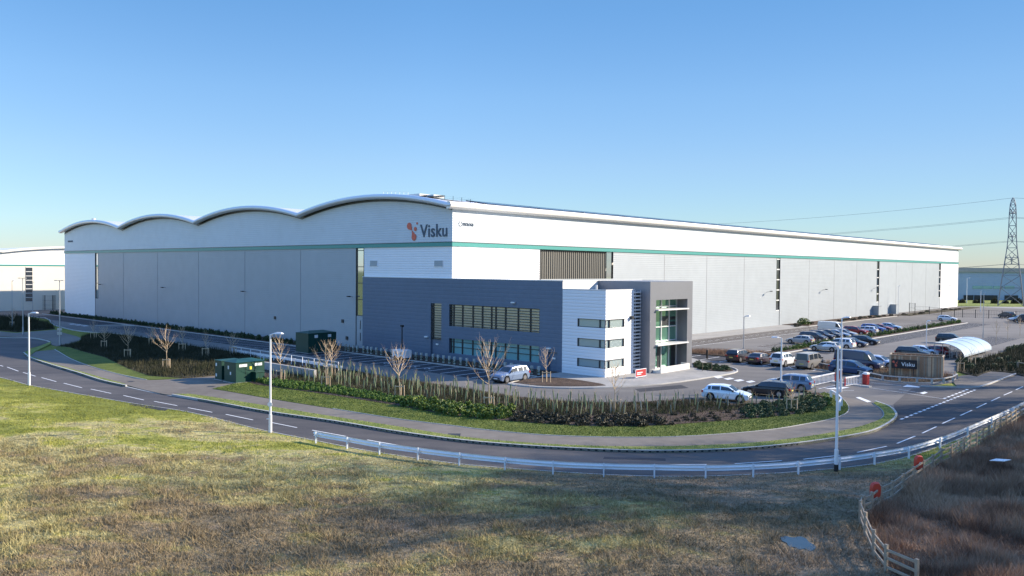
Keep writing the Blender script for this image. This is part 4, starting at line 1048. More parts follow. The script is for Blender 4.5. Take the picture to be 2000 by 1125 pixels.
buoy(1706,995,'red-orange lifebuoy housing near the fence corner post')
b=MB();b.slab([(-.7,-.2),(.1,-.35),(.75,.05),(.0,.3)],0,.03);tag(b.build('litter_board','redw',None,(*G(1951,923),.75)),'pale flat board caught in the reeds','board')
# green cabinets
def kiosk(p,rz,w,dp,h,label,labels=True,roof='hip',legs=False):
    r=empty('electrical_kiosk',(*p,0.1),rz,label,'electrical cabinet','green electrical cabinets')
    b=MB();b.box((0,0,.05),(w,dp,h));b.build('cabinet','kgreen',r)
    b=MB()
    if roof=='hip':
        a=[(-.08,-.08,h),(w+.08,-.08,h),(w+.08,dp+.08,h),(-.08,dp+.08,h)];c=[(w*.25,dp/2,h+.28),(w*.75,dp/2,h+.28)]
        b.poly([a[0],a[1],c[1],c[0]]);b.poly([a[2],a[3],c[0],c[1]]);b.poly([a[1],a[2],c[1]]);b.poly([a[3],a[0],c[0]]);b.poly(a[::-1])
    else:
        b.box((-.08,-.08,h),(w+.08,dp+.08,h+.07))
    b.build('cabinet_roof','kroof',r)
    b=MB();
    b.box((-.1,-.1,0),(w+.1,dp+.1,.05));b.build('plinth','conc',r)
    b=MB();n_=max(2,int(w/.95))
    for i in range(1,n_):b.box((w*i/n_-.01,-.012,.1),(w*i/n_+.01,0,h-.1))
    b.build('door_gap','black',r)
    return r
k1=kiosk(G(461,751),AR+.05,3.3,2.2,2.1,'front green cabinet with two pale labels and a yellow sticker')
for x0,x1,z0,z1,m in ((.35,1.25,1.62,1.9,'label'),(2.15,3.0,1.62,1.9,'label'),(1.55,1.8,1.3,1.6,'yell')):
    b=MB();b.box((x0,-.02,z0),(x1,-.005,z1));b.build('label',m,k1)
for y0,z0,z1 in ((1.3,1.35,1.7),(.9,.8,1.1)):
    b=MB();b.box((-.02,y0,z0),(-.005,y0+.22,z1));b.build('label','label',k1)
k2=kiosk(G(433,745),AR+.05,2.2,1.3,2.0,'rear green cabinet half hidden behind the labelled one',roof='flat')
for z0 in (.35,1.45):
    b=MB();b.box((-.02,.9,z0),(-.005,1.15,z0+.3));b.build('label','label',k2)
k3=kiosk(G(500,748.5),AR+.05,.9,1.1,1.0,'small low green cabinet at the right foot of the labelled one',roof='flat')
k4=kiosk(G(602,692),AR,4.6,3.1,2.75,'large dark green substation cabinet against the warehouse wall')
for x0 in (1.,3.2):
    b=MB();b.box((x0,-.02,2.1),(x0+.55,-.005,2.5));b.build('label','label',k4)
# retaining wall with barrier and hand rail
wl=[G(503,735),G(545,742),G(560,744)]
rw=empty('retaining_wall',(*LW(-23.2,3.),0),AR,'low concrete retaining wall behind the green cabinets','retaining wall')
b=MB();b.box((-.15,-6.5,0),(.15,8.5,1.0));b.build('wall','conc',rw)
hr=empty('guardrail',(*LW(-12.2,3.),0),AR,'short galvanised barrier with tall mesh hand rail beside the parking bays','guardrail')
A_=Vector(WL(*G(460,694)));B_=Vector(WL(*G(668,728)));o=Vector((-12.2,3.));Ld=(B_-A_)
b=MB();p=A_-o;q=B_-o;b.bar((p.x,p.y,.62),(q.x,q.y,.62),.08,.30);b.build('beam','galv',hr)
b=MB();b.bar((p.x-.5,p.y,1.25),(q.x-.5,q.y,1.25),.05,.05);b.build('hand_rail','galv',hr)
for i in range(11):
    t=p.lerp(q,i/10);b=MB();b.box((t.x-.06,t.y-.05,0),(t.x+.06,t.y+.05,.8));b.build('post','galv',hr)
    b=MB();b.box((t.x-.53,t.y-.025,0),(t.x-.47,t.y+.025,1.25));b.build('rail_post','galv',hr)
# mobile camera trailer
tr=empty('camera_tower_trailer',(*G(785,703),0),AR,'white trailer unit with tall black mast standing against the office wall','trailer')
b=MB();b.box((-.6,-1.2,.35),(.6,1.2,1.35));b.build('box','redw',tr)
b=MB();b.tube((0,0,1.35),(0,0,4.3),.09,.07,8);b.box((-.15,-.2,4.3),(.15,.2,4.55));b.build('mast','black',tr)
for sg in (1,-1):
    b=MB();b.tube((-.7,sg*.6,.3),(-.55,sg*.6,.3),.3,.3,12);b.build('wheel','tyre',tr)
    b=MB();b.box((-.615,sg*.6-.3,.75),(-.6,sg*.6+.3,1.15));b.build('vent','poleg',tr)
# barriers
def barrier(p,rz,La,label,endcap=False):
    r=empty('barrier',(*p,.02),rz,label,'barrier','red and white car park barriers')
    b=MB();b.box((-.28,-.24,0),(.28,.24,1.08));b.build('cabinet','red',r)
    b=MB();b.box((-.31,-.27,1.08),(.31,.27,1.2));b.box((-.22,-.2,1.2),(.22,.2,1.28));b.build('cabinet_top','redw',r)
    b=MB();b.box((.3,-.33,.88),(La,-.25,1.02));b.build('arm','redw',r)
    b=MB();x=.5
    while x<La-.05:b.box((x-.02,-.31,.12),(x+.02,-.27,.88));x+=.32
    b.box((.45,-.31,.10),(La,-.27,.16));b.build('skirt','redw',r)
    b=MB();b.box((La-.9 if endcap else La-.08,-.34,.1),(La,-.24,1.02));b.build('end_panel','red',r)
    if endcap:
        b=MB();b.box((La+.05,-.5,0),(La+.5,-.1,1.15));b.build('end_post','red',r);b=MB();b.box((La+.03,-.52,1.15),(La+.52,-.08,1.27));b.build('end_post_top','redw',r)
    return r
barrier(G(1567,758),AR+d(-2),8.1,'long red and white skirted barrier with a red cabinet at each end',True)
p1=Vector(G(1691,751));p2=Vector(G(1655,757));dd=p2-p1
barrier((p1.x,p1.y),math.atan2(dd.y,dd.x),dd.length,'short red and white skirted barrier nearer the timber enclosure')
# crowd barrier by the wing
cb=empty('crowd_barrier',(*G(1237,741),.12),AR,'red and white pedestrian barrier panel leaning by the white wing','crowd barrier')
cb.scale=(.9,.9,.85)
b=MB()
for a,c in (((0,-.3,.15),(0,-.3,1.1)),((0,-.3,1.1),(2.3,-.3,1.1)),((2.3,-.3,1.1),(2.3,-.3,.15)),((2.3,-.3,.15),(0,-.3,.15)),((.3,-.6,0),(.3,0,0)),((2,-.6,0),(2,0,0)),((.3,-.3,0),(.3,-.3,.2)),((2,-.3,0),(2,-.3,.2))):b.tube(a,c,.045,.045,6)
b.build('frame','redw',cb)
b=MB();b.box((.06,-.31,.2),(2.24,-.29,1.05));b.build('panel','red',cb)
b=MB();b.box((.3,-.33,.62),(1.5,-.31,.74));b.box((.3,-.33,.42),(1.2,-.31,.52));b.build('stripe','redw',cb)
hp=empty('hoop_barrier',(*G(1372,727),.15),AR,'small dark hoop guard in the shrub island by the entrance','hoop barrier')
b=MB();
for a,c in (((0,0,0),(0,0,.95)),((0,0,.95),(1.1,-.6,.95)),((1.1,-.6,.95),(1.1,-.6,0))):b.tube(a,c,.035,.035,6)
b.build('hoop','barkd',hp)
# timber enclosure and its sign
bc=[G(1738,735.5),G(1840,741.5),G(1857,738.5)];e1=Vector(bc[1])-Vector(bc[0]);an=math.atan2(e1.y,e1.x);le=e1.length
tb=empty('timber_enclosure',(*bc[0],.1),an,'vertical-boarded timber bin enclosure by the site entrance','timber enclosure')
dep=2.6;hh=2.35
def boards(name,a,c,inward):
    b=MB();A=Vector(a);Cc=Vector(c);n_=max(4,int((Cc-A).length/.14))
    for i in range(n_):
        p=A.lerp(Cc,(i+.04)/n_);q=A.lerp(Cc,(i+.96)/n_);b.bar((p.x,p.y,hh/2),(q.x,q.y,hh/2),.025+RND.uniform(0,.012),hh+RND.uniform(-.02,.02),RND.choice([0,0,0,0,1,1,2,2]))
    return b.build(name,['cedar','rail','gatew'],tb)
boards('board_wall',(0,0),(le,0),1);boards('board_wall',(le,0),(le+.25,dep),1);boards('board_wall',(0,0),(.1,dep),1);boards('board_wall',(.1,dep),(le+.25,dep),1)
b=MB();b.bar((0,0,hh+.05),(le,0,hh+.05),.16,.09);b.bar((le,0,hh+.05),(le+.25,dep,hh+.05),.16,.09);b.bar((0,0,hh+.05),(.1,dep,hh+.05),.16,.09);b.bar((.1,dep,hh+.05),(le+.25,dep,hh+.05),.16,.09);b.build('top_rail','rail',tb)
b=MB()
for x,y in ((0,0),(le,0)):b.box((x-.1,y-.1,0),(x+.1,y+.1,hh+.06))
b.build('corner_post','gatew',tb)
sb=empty('sign_board',(bc[0][0],bc[0][1],.1),an,'dark navy company sign board on posts in front of the timber enclosure','sign')
b=MB();b.box((.15,-.42,.95),(2.75,-.36,1.95));b.build('panel','signb',sb)
for x in (.45,2.4):
    b=MB();b.box((x-.04,-.36,0),(x+.04,-.30,1.9));b.build('post','darkm',sb)
me=textmesh('Visku',1.35,.45,.01,1.05,.012);place_text('lettering',me,'logow',sb,(1.15,-.422,1.22),(1,0,0),(0,0,1),(0,-1,0))
b=MB();logo(b,lambda u,z,dd_:(.78+u,-.422-dd_,1.25+z),.27,.01);b.build('emblem','logor',sb)
# knee rails
def knee(pxs,label,h=.55,m='conc'):
    pts=[G(*p) for p in pxs];o=pts[0];r=empty('knee_rail',(*o,.1),0,label,'knee rail')
    b=MB()
    for p,q in zip(pts,pts[1:]):b.bar((p[0]-o[0],p[1]-o[1],h),(q[0]-o[0],q[1]-o[1],h),.12,.10)
    b.build('rail',m,r)
    for p in pts:
        b=MB();b.box((p[0]-o[0]-.09,p[1]-o[1]-.09,0),(p[0]-o[0]+.09,p[1]-o[1]+.09,h));b.build('post',m,r)
knee([(1600,719),(1640,727),(1682,736),(1724,745),(1757,748),(1791,750),(1820,752),(1843,751),(1861,747),(1869,742)],'low pale knee rail curving round the enclosure island',.55,'kerb')
knee([(1623,780),(1634,786),(1643,796),(1639,805)],'short white knee rail at the tip of the planting bed',.75,'redw')
knee([(1988,722),(2003,724),(2030,718)],'low timber rail at the right edge by the grass bank',.8,'rail')
post('marker_post',1865,739,.75,.05,'stake','short pale marker post right of the timber enclosure','post')
# cycle shelter
ss0=Vector(LW(50.6,-47.0));sh=empty('cycle_shelter',(*LW(50.5,-46.),.05),AR,'curved translucent cycle shelter at the edge of the car park','cycle shelter')
b=MB();Ls=15.5;N=14;pr=[]
for i in range(N+1):
    a=math.pi*.5+ -math.pi*.62*i/N*1.0;pr.append((-2.0+2.6*math.sin(math.pi*.5*i/N)-1.0,2.05*math.cos(math.pi*.5*i/N*1.0)+.25 if i<N else .3))
pr=[(.9-3.1*math.sin(t),.35+1.75*math.cos(t)) for t in [(-.35+1.92*i/N) for i in range(N+1)]]
for i in range(N):
    p,q=pr[i],pr[i+1];b.poly([(0,p[0],p[1]),(Ls,p[0],p[1]),(Ls,q[0],q[1]),(0,q[0],q[1])])
b.build('roof_sheet','poly',sh,smooth=True)
for x in (0,3.9,7.8,11.6,15.5):
    b=MB()
    for i in range(N):p,q=pr[i],pr[i+1];b.bar((x,p[0],p[1]),(x,q[0],q[1]),.07,.07)
    b.tube((x,pr[1][0],0),(x,pr[1][0],pr[1][1]),.04,.04,6);b.tube((x,pr[-1][0],0),(x,pr[-1][0],pr[-1][1]),.04,.04,6);b.build('hoop_frame','poleg',sh)
b=MB()
for y in (1.4,.5,-.4,-1.3):b.tube((0,y,0),(0,y,1.7 if y>-.8 else 1.3),.03,.03,6)
b.build('end_frame','poleg',sh)
for i in range(6):
    b=MB();x=1.5+i*2.3
    for a,c in (((x,.6,0),(x,.6,.8)),((x,.6,.8),(x,-.3,.8)),((x,-.3,.8),(x,-.3,0))):b.tube(a,c,.03,.03,6)
    b.build('cycle_stand','galv',sh)
# mesh fences
def meshfence(pts,h,label,m='darkm',rails=(.2,1.,1.9),tight=False,name='mesh_fence'):
    pts=[Vector(p) for p in pts];o=pts[0];r=empty(name,(o.x,o.y,0),0,label,'fence')
    for p in pts:
        b=MB();b.box((p.x-o.x-.06,p.y-o.y-.06,0),(p.x-o.x+.06,p.y-o.y+.06,h));b.build('post',m,r)
    b=MB()
    for p,q in zip(pts,pts[1:]):
        for z in rails:b.bar((p.x-o.x,p.y-o.y,z*h/2.),(q.x-o.x,q.y-o.y,z*h/2.),.02,.035)
        n_=int((q-p).length/(.25 if tight else .5))
        for i in range(n_):
            t=p.lerp(q,i/max(1,n_));b.box((t.x-o.x-.008,t.y-o.y-.008,.1),(t.x-o.x+.008,t.y-o.y+.008,h-.05))
    b.build('mesh_panel',m,r)
fp=[G(*p) for p in [(1787,612),(1815,614),(1839,617),(1864,619),(1880,620),(1905,621),(1931,622),(1957,623),(1984,624),(2012,626),(2050,628)]]
meshfence(fp,2.2,'tall grey mesh fence across the far end of the car park')
gp1=[G(*p) for p in [(1776,611),(1787,612)]];meshfence(gp1,3.0,'tall mesh gate section against the far wall',tight=True)
meshfence([G(*p) for p in [(66,603),(78,605),(88,606),(103,606)]],4.,'tall dark mesh gate behind the left corner of the warehouse','darkm',(.2,.7,1.3,1.9),True)
meshfence([G(*p) for p in [(103,606),(112,604),(126,603)]],4.,'tall dark mesh fence against the left edge of the warehouse','darkm',(.2,.7,1.3,1.9),True)
meshfence([G(*p) for p in [(-30,606),(-5,606),(20,606),(45,606),(66,603)]],2.2,'long mesh fence along the far-left bank','darkm')
# pylon and wires
pb=Vector(G(1974,597.3));py=empty('electricity_pylon',(pb.x,pb.y,0),d(-31),'tall steel lattice electricity pylon on the right horizon','pylon')
lev=[(0,4.0),(6.5,3.3),(11.,2.75),(15.,2.25),(17.5,1.95),(21,1.55),(25,1.25),(29,1.15),(33.5,1.05),(36.5,.85),(38.3,.45),(39.1,.05)]
b=MB()
cr=[(1,1),(1,-1),(-1,-1),(-1,1)]
for (z0,w0),(z1,w1) in zip(lev,lev[1:]):
    for i,(sx_,sy_) in enumerate(cr):
        a=(sx_*w0,sy_*w0,z0);c=(sx_*w1,sy_*w1,z1);b.bar(a,c,.26 if z0<17 else .2,.26 if z0<17 else .2)
        s2=cr[(i+1)%4];b.bar(a,(s2[0]*w1,s2[1]*w1,z1),.12,.12);b.bar((s2[0]*w0,s2[1]*w0,z0),c,.12,.12)
        if z0>5:b.bar(a,(s2[0]*w0,s2[1]*w0,z0),.13,.13)
b.build('lattice','pylon',py)
ARM=[(33.5,3.6),(25.,4.6),(16.8,3.8)]
for z,wd in ARM:
    for sg in (1,-1):
        b=MB();
        for s2 in (1,-1):b.bar((s2*.9,sg*1.0,z),(0,sg*wd,z),.16,.16);b.bar((s2*.8,sg*1.,z+1.6),(0,sg*wd,z),.14,.14)
        b.build('cross_arm','pylon',py)
        b=MB();b.tube((0,sg*wd,z),(0,sg*wd,z-1.6),.14,.14,6);b.build('insulator','pylon',py)
wd_=Vector((-1,.7)).normalized();nn=Vector((-wd_.y,wd_.x))
k_=0
names={33.5:'top',25.:'middle',16.8:'lowest'}
for z,w in ARM+[(40.6,0)]:
    for sg in ((1,-1) if w else (1,)):
        b=MB()
        for dr in (1,-1):
            base=Vector((pb.x,pb.y))+nn*sg*w*.9;span=290;prev=None
            for i in range(25):
                t=i/24;p=base+wd_*dr*span*t;zz=z-1.6-7.*4*t*(1-t)+(0 if dr>0 else 0);cur=(p.x,p.y,zz)
                if prev:b.tube(prev,cur,.05,.05,4,cap=False)
                prev=cur
        if w:lb_='%s power line on the %s side of the pylon'%(names[z],'far' if sg>0 else 'near')
        else:lb_='thin earth wire strung from the tip of the pylon'
        tag(b.build('power_line','wire'),lb_,'power line','overhead power lines')
# ================================================================ VEGETATION
# staked young trees
def tree_proto(seed,h,spread):
    r=random.Random(seed);t=MB();c=MB()
    hb=h*.36
    def z2x(z):return (.03*math.sin(z*1.3+seed),.03*math.cos(z*1.1+seed))
    prev=(0,0,0);n=7
    for i in range(1,n+1):
        z=h*.93*i/n;x,y=z2x(z);rr=.055*(1-i/(n+.6));t.tube(prev,(x,y,z),.055*(1-(i-1)/(n+.6)),rr,7);prev=(x,y,z)
    nb=r.choice([14,18,22])
    for k in range(nb):
        z=hb+(h*.86-hb)*(k/nb)+r.uniform(-.05,.05);a=k*2.4+r.uniform(-.4,.4);L=1.5*spread*(1.15-.8*(k/nb))*r.uniform(.75,1.15);x,y=z2x(z);p=Vector((x,y,z));el=r.uniform(.5,.8)+.35*k/nb
        dirv=Vector((math.cos(a)*math.cos(el),math.sin(a)*math.cos(el),math.sin(el)));rad=.028
        for s in range(4):
            q=p+dirv*(L/4);c.tube(p,q,rad,rad*.72,4,cap=False);rad*=.72
            if s>0 or r.random()<.6:
                for _ in range(2):
                    d2=(dirv+Vector((r.uniform(-.6,.6),r.uniform(-.6,.6),r.uniform(-.05,.5)))).normalized();e=q+d2*L*r.uniform(.22,.42);c.tube(q,e,rad*.7,rad*.25,3,cap=False)
            p=q;dirv=(dirv+Vector((r.uniform(-.12,.12),r.uniform(-.12,.12),.22))).normalized()
    root=empty('young_tree');t.build('trunk','bark',root);c.build('crown','twig',root);return root
TP=[tree_proto(1,5.0,1.5),tree_proto(2,4.6,1.3),tree_proto(3,4.2,1.25),tree_proto(4,4.9,1.2)]
used=[False]*4
STK=None
def young(px,py,k,s,label,stakes=True):
    global STK
    x,y=G(px,py)
    if used[k]:r=copy_tree(TP[k])
    else:r=TP[k];used[k]=True
    r.location=(x,y,.12);r.rotation_euler=(RND.uniform(-.04,.04),RND.uniform(-.04,.04),RND.uniform(0,6));r.scale=(s*RND.uniform(.85,1.1),s*RND.uniform(.85,1.1),s*RND.uniform(.95,1.08));tag(r,label,'tree','young trees held by stakes')
    if stakes:
        if STK is None:
            root=empty('tree_stake')
            for a in (-.42,.42):
                b=MB();b.tube((a,-.12,0),(a,-.12,1.15),.045,.045,6);b.build('post','stake',root)
            b=MB();b.tube((.05,.38,0),(.05,.38,1.15),.045,.045,6);b.build('post','stake',root)
            b=MB();b.box((-.46,-.15,1.0),(.46,-.11,1.08));b.build('crossbar','stake',root);STK=root;q=root
        else:q=copy_tree(STK)
        q.location=(x,y,.12);q.rotation_euler=(0,0,RND.uniform(-.25,.25));tag(q,'stakes of the '+label.replace('young bare ',''),'tree stakes','timber stakes around young trees')
young(781,779,0,.98,'young bare tree in front of the white camera trailer')
young(956,803,0,1.22,'young bare tree in front of the parked silver-blue estate')
young(1067,749,2,.88,'young bare tree in the mulch bed by the office door')
young(1201,810,1,.95,'young bare tree in front of the white wing corner')
young(548,746,3,1.0,'young bare tree beside the second lamp column, left of the bed')
young(637,759,1,1.05,'young bare tree in front of the large green cabinet')
young(647,737,2,.95,'young bare tree just behind the one by the large green cabinet')
young(1546,806,2,.6,'young bare tree in the dark shrubs near the driveway tip')
young(250,701,0,.90,'young bare tree with sunlit crown, left of the two in the scrub')
young(326,722,0,.92,'young bare tree with sunlit crown, nearest the path in the scrub')
young(183,664,3,.7,'young bare tree furthest left in the left scrub bed')
young(204,682,2,.8,'young bare tree second from the left in the left scrub bed')
young(297,677,2,.75,'young bare tree between the two sunlit crowns, further back')
young(356,688,1,.8,'young bare tree behind and right of the nearest sunlit crown')
young(402,698,3,.75,'young bare tree left of the rear green cabinet')
young(456,695,2,.72,'young bare tree directly behind the green cabinets')
young(24,641,3,.8,'young bare tree in the far-left planting by the lamp mast')
for px,py_,l_ in ((1945,671,'left'),(1968,664,'middle'),(1992,657,'right')):
    young(px,py_,3,.8,'young bare tree, %s one of three on the bank beyond the shelter'%l_,False)
young(1875,728,1,.6,'young bare tree in the dark bed right of the enclosure')
young(1897,716,2,.6,'young bare tree beside the near end of the cycle shelter')
# saplings in guards
def sap_proto(seed,m,tip=True):
    r=random.Random(seed);b=MB();lx=r.uniform(-.08,.08);h=r.uniform(.72,1.08);b.tube((0,0,0),(0,0,h*.35),.014,.014,4);b.tube((0,0,h*.2),(lx,r.uniform(-.06,.06),h),.036,.048,7,0)
    b.tube((.06,0,0),(.06+lx,0,h*.95),.016,.016,4,1)
    for i in range(5 if tip else 0):
        a=r.uniform(0,6.28);b.tube((lx,0,h-.1),(lx+.16*math.cos(a),.16*math.sin(a),h+r.uniform(.1,.42)),.009,.004,3,1,False)
    o=b.build('sapling',[m,'rail']);return o
SP=[sap_proto(i,'guard') for i in range(4)]+[sap_proto(9+i,'guardg') for i in range(2)]
su=set()
def sapling(x,y,k,s,label,group):
    if k in su:o=SP[k].copy();COL.objects.link(o)
    else:o=SP[k];su.add(k)
    o.location=(x,y,.15);o.rotation_euler=(RND.uniform(-.1,.1),RND.uniform(-.1,.1),RND.uniform(0,6));o.scale=(s,s,s*RND.uniform(.85,1.15));tag(o,label,'sapling',group)
zone=[(530,742),(600,722),(665,725),(775,745),(870,758),(1000,779),(1100,789),(1200,792),(1300,788),(1362,786),(1430,794),(1490,793),(1545,786),(1590,775),(1598,783),(1560,792),(1500,800),(1430,806),(1340,812),(1250,815),(1100,818),(1000,806),(900,792),(775,778),(650,757),(560,748)]
ZN=[G(*p) for p in zone];xs=[p[0] for p in ZN];ys_=[p[1] for p in ZN];cnt=0;tries=0;pts=[]
while cnt<288 and tries<60000:
    tries+=1;x=RND.uniform(min(xs),max(xs));y=RND.uniform(min(ys_),max(ys_))
    if not inside((x,y),ZN):continue
    if any((x-a)**2+(y-b)**2<.75 for a,b in pts):continue
    px,pyy=PX(x,y,0)
    dens=1. if 620<px<1010 else .62
    if px>1330 and pyy>800:dens=.15
    if RND.random()>dens:continue
    pts.append((x,y));cnt+=1
    sapling(x,y,RND.choice([0,1,2,3]) if px<1180 or RND.random()<.25 else RND.choice([4,5,0]),RND.uniform(.85,1.15),'knee-high sapling in a green guard tube standing in the soil bed','guarded saplings in the soil bed')
# hedge plants along the gable, in guards
hb_=MB()
def plant(name,m,n,rx,rz,leaf,seed,zc=None):
    me=leafclump(name,m,n,rx,rz,leaf,zc,seed);return me
HP=[plant('hedge_plant','hedge',260,.36,.75,.16,20+i,.02) for i in range(3)]
GB=MB();GB.tube((0,0,0),(0,0,.62),.17,.19,8);gm=None
def put(name,me,x,y,z,s,label,cat,group,sz=None):
    o=bpy.data.objects.new(name,me);COL.objects.link(o);o.location=(x,y,z);o.rotation_euler=(0,0,RND.uniform(0,6.3));o.scale=(s,s,sz or s*RND.uniform(.85,1.15));tag(o,label,cat,group);return o
y=139.
while y>21:
    x,yy=LW(-3.4+RND.uniform(-.25,.25),y);put('hedge_plant',RND.choice(HP),x,yy,.1,RND.uniform(.9,1.25),'small dark hedge plant in the long row at the foot of the gable wall','hedge plant','hedge plants in a row along the gable wall');y-=RND.uniform(.85,1.05)
me_g=bpy.data.meshes.new('guarded_shrub');bb=MB()
for i in range(9):
    pass
bb.tube((0,0,.0),(0,0,.95),.15,.18,9,0);bb.tube((.2,0,0),(.2,0,1.0),.02,.02,4,1)
me_g.from_pydata(bb.v,[],bb.f);me_g.materials.append(M['sleeve']);me_g.materials.append(M['twig']);me_g.polygons.foreach_set('material_index',bb.m);me_g.update()
y=20.5
while y>-18.3:
    for dx in (0,):
        x,yy=LW(-3.7+RND.uniform(-.15,.15),y);r=empty('guarded_shrub',(x,yy,.1),RND.uniform(0,6));tag(r,'hedge shrub in a pale grey-green sleeve in the row under the office wall','shrub','sleeved shrubs in a row under the office wall')
        link('sleeve',me_g,r);o=link('foliage',RND.choice(HP),r,(.0,0,.15));o.scale=(.62,.62,1.05)
    y-=RND.uniform(.98,1.12)
# hedge strip in the car park
x=40.2
nh=0
HP2=[plant('hedge_plant','box',220,.42,.8,.17,40+i,.02) for i in range(2)]
while x<140.5:
    a,b_=LW(x,-25.7+RND.uniform(-.2,.2));put('hedge_plant',RND.choice(HP2+HP[:1]),a,b_,.1,RND.uniform(.8,1.1),'green hedge plant in the kerbed strip between the car park rows','hedge plant','hedge plants in the car park strip')
    if RND.random()<.5:
        a,b_=LW(x,-25.9);sapling(a,b_,RND.choice([0,1,2]),.85,'guard tube among the hedge plants of the car park strip','guard tubes in the car park strip')
    x+=RND.uniform(.8,1.1)
# planting at the far wall
for xx,s,l_ in ((104.,1.9,'dark rounded bush against the grey wall left of the far bays'),):
    a,b_=LW(xx,-3.2);put('bush',plant('bush','laurel',700,.8,.85,.16,61),a,b_,.1,s,l_,'bush','bushes at the foot of the long wall')
BS=[plant('bush','heath',260,.6,.5,.15,70+i) for i in range(2)]+[plant('bush','hedge',240,.6,.45,.15,75)]
for i in range(48):
    xx=RND.uniform(92,158) if i<34 else RND.uniform(165,235);a,b_=LW(xx,RND.uniform(-5.4,-3.) if i<34 else RND.uniform(-7.4,-4.6));put('bush',RND.choice(BS),a,b_,.1,RND.uniform(.7,1.25),'low dark bush in the strip at the foot of the long wall','bush','low bushes at the foot of the long wall')
# box balls and laurels along the lower edge of the bed
def band(lo,hi,rows,step,fn,jit=.12):
    A=spline([G(*p) for p in lo],6);B=spline([G(*p) for p in hi],6)
    def samp(P,t):
        L=[0]
        for p,q in zip(P,P[1:]):L.append(L[-1]+math.hypot(q[0]-p[0],q[1]-p[1]))
        D=t*L[-1]
        for i in range(len(P)-1):
            if D<=L[i+1]:
                k=(D-L[i])/max(1e-6,L[i+1]-L[i]);return Vector(P[i]).lerp(Vector(P[i+1]),k)
        return Vector(P[-1])
    Lt=sum(math.hypot(q[0]-p[0],q[1]-p[1]) for p,q in zip(A,A[1:]))
    n=int(Lt/step)
    for i in range(n):
        for j in range(rows):
            t=(i+.5*(j%2))/n;p=samp(A,min(1,t)).lerp(samp(B,min(1,t)),j/max(1,rows-1));fn(p.x+RND.uniform(-jit,jit),p.y+RND.uniform(-jit,jit),i/n)
BX=[plant('box_shrub','box',330,.37,.46,.13,80+i) for i in range(3)]
band([(498,747),(560,760),(650,771),(775,790),(800,794)],[(497,742),(545,748),(650,760),(775,780),(800,784)],4,.74,lambda x,y,t:put('box_shrub',RND.choice(BX),x,y,.12,RND.uniform(.75,1.0),'small rounded box shrub in the clipped rows at the lower edge of the bed','shrub','rounded box shrubs in rows'),.05)
LR=[plant('laurel_shrub','laurel',430,.5,.72,.17,90+i) for i in range(3)]
band([(795,795),(900,815),(1000,823)],[(790,786),(900,800),(1005,811)],4,.78,lambda x,y,t:put('laurel_shrub',RND.choice(LR),x,y,.1,RND.uniform(.75,1.2),'glossy green laurel shrub between the box rows and the dark shrubs','shrub','laurel shrubs in the bed'),.25)
HT=[plant('dark_shrub','heath',330,.5,.5,.13,100+i) for i in range(3)]
band([(1003,824),(1125,833),(1250,834),(1300,832)],[(1003,813),(1125,820),(1250,822),(1300,822)],3,.75,lambda x,y,t:put('dark_shrub',RND.choice(HT),x,y,.1,RND.uniform(.8,1.2),'dark leafless-looking low shrub in the middle of the bed edge','shrub','dark low shrubs in the bed'),.25)
band([(1305,832),(1400,824),(1475,818)],[(1310,815),(1400,812),(1470,808)],4,1.15,lambda x,y,t:RND.random()<.6 and put('dark_shrub',RND.choice(HT),x,y,.1,RND.uniform(.45,.75),'small sparse dark shrub on the bare soil right of the middle','shrub','sparse small shrubs on bare soil'),.4)
GN=[plant('green_shrub','hedge',330,.5,.5,.14,110+i) for i in range(3)]
band([(1465,818),(1550,811),(1590,803),(1612,790)],[(1450,802),(1500,794),(1560,784),(1588,777)],6,.95,lambda x,y,t:put('green_shrub',RND.choice(GN),x,y,.1,RND.uniform(.7,1.1),'spreading dark green shrub at the driveway end of the bed','shrub','spreading green shrubs at the bed tip'),.25)
YG=[plant('bright_shrub','laurel',330,.5,.42,.14,120+i) for i in range(2)]
for i in range(16):
    x,y=G(RND.uniform(1572,1618),RND.uniform(777,797));put('bright_shrub',RND.choice(YG),x,y,.1,RND.uniform(.7,1.),'bright yellow-green low shrub at the tip of the planting bed','shrub','yellow-green shrubs at the bed tip')
band([(1358,719),(1385,725),(1425,727)],[(1358,713),(1395,717),(1425,722)],4,.8,lambda x,y,t:put('green_shrub',RND.choice(GN),x,y,.1,RND.uniform(.75,1.1),'green shrub in the kerbed island right of the entrance','shrub','shrubs in the entrance island'),.15)
# grass clump island + rough planting
def scatter(poly,n,m,name,h0,h1,w,lean,label=None,z=.1,exclude=(),fall=None,hfun=None,zfun=None):
    P=np.array(poly);x0,y0=P.min(0);x1,y1=P.max(0);X=NR.uniform(x0,x1,n*4);Y=NR.uniform(y0,y1,n*4);k=inside_np(X,Y,poly)
    for e in exclude:k&=~inside_np(X,Y,e)
    if fall:k&=NR.rand(len(X))<np.clip((fall/np.maximum(Y,1.))**2,0,1)
    X=X[k][:n];Y=Y[k][:n];h=NR.uniform(h0,h1,len(X))
    if hfun is not None:h*=hfun(X,Y)
    return tag(link(name,blades(X,Y,(zfun(X,Y)-.01 if zfun else np.full(len(X),z)),h,w*(.6+.8*NR.rand(len(X))),lean,name,m)),kind='stuff')
def patch(X,Y):return .55+.9*np.clip(.5+.5*np.sin(X*.9+1.7*np.sin(Y*.7))*np.sin(Y*1.1+X*.35),0,1)
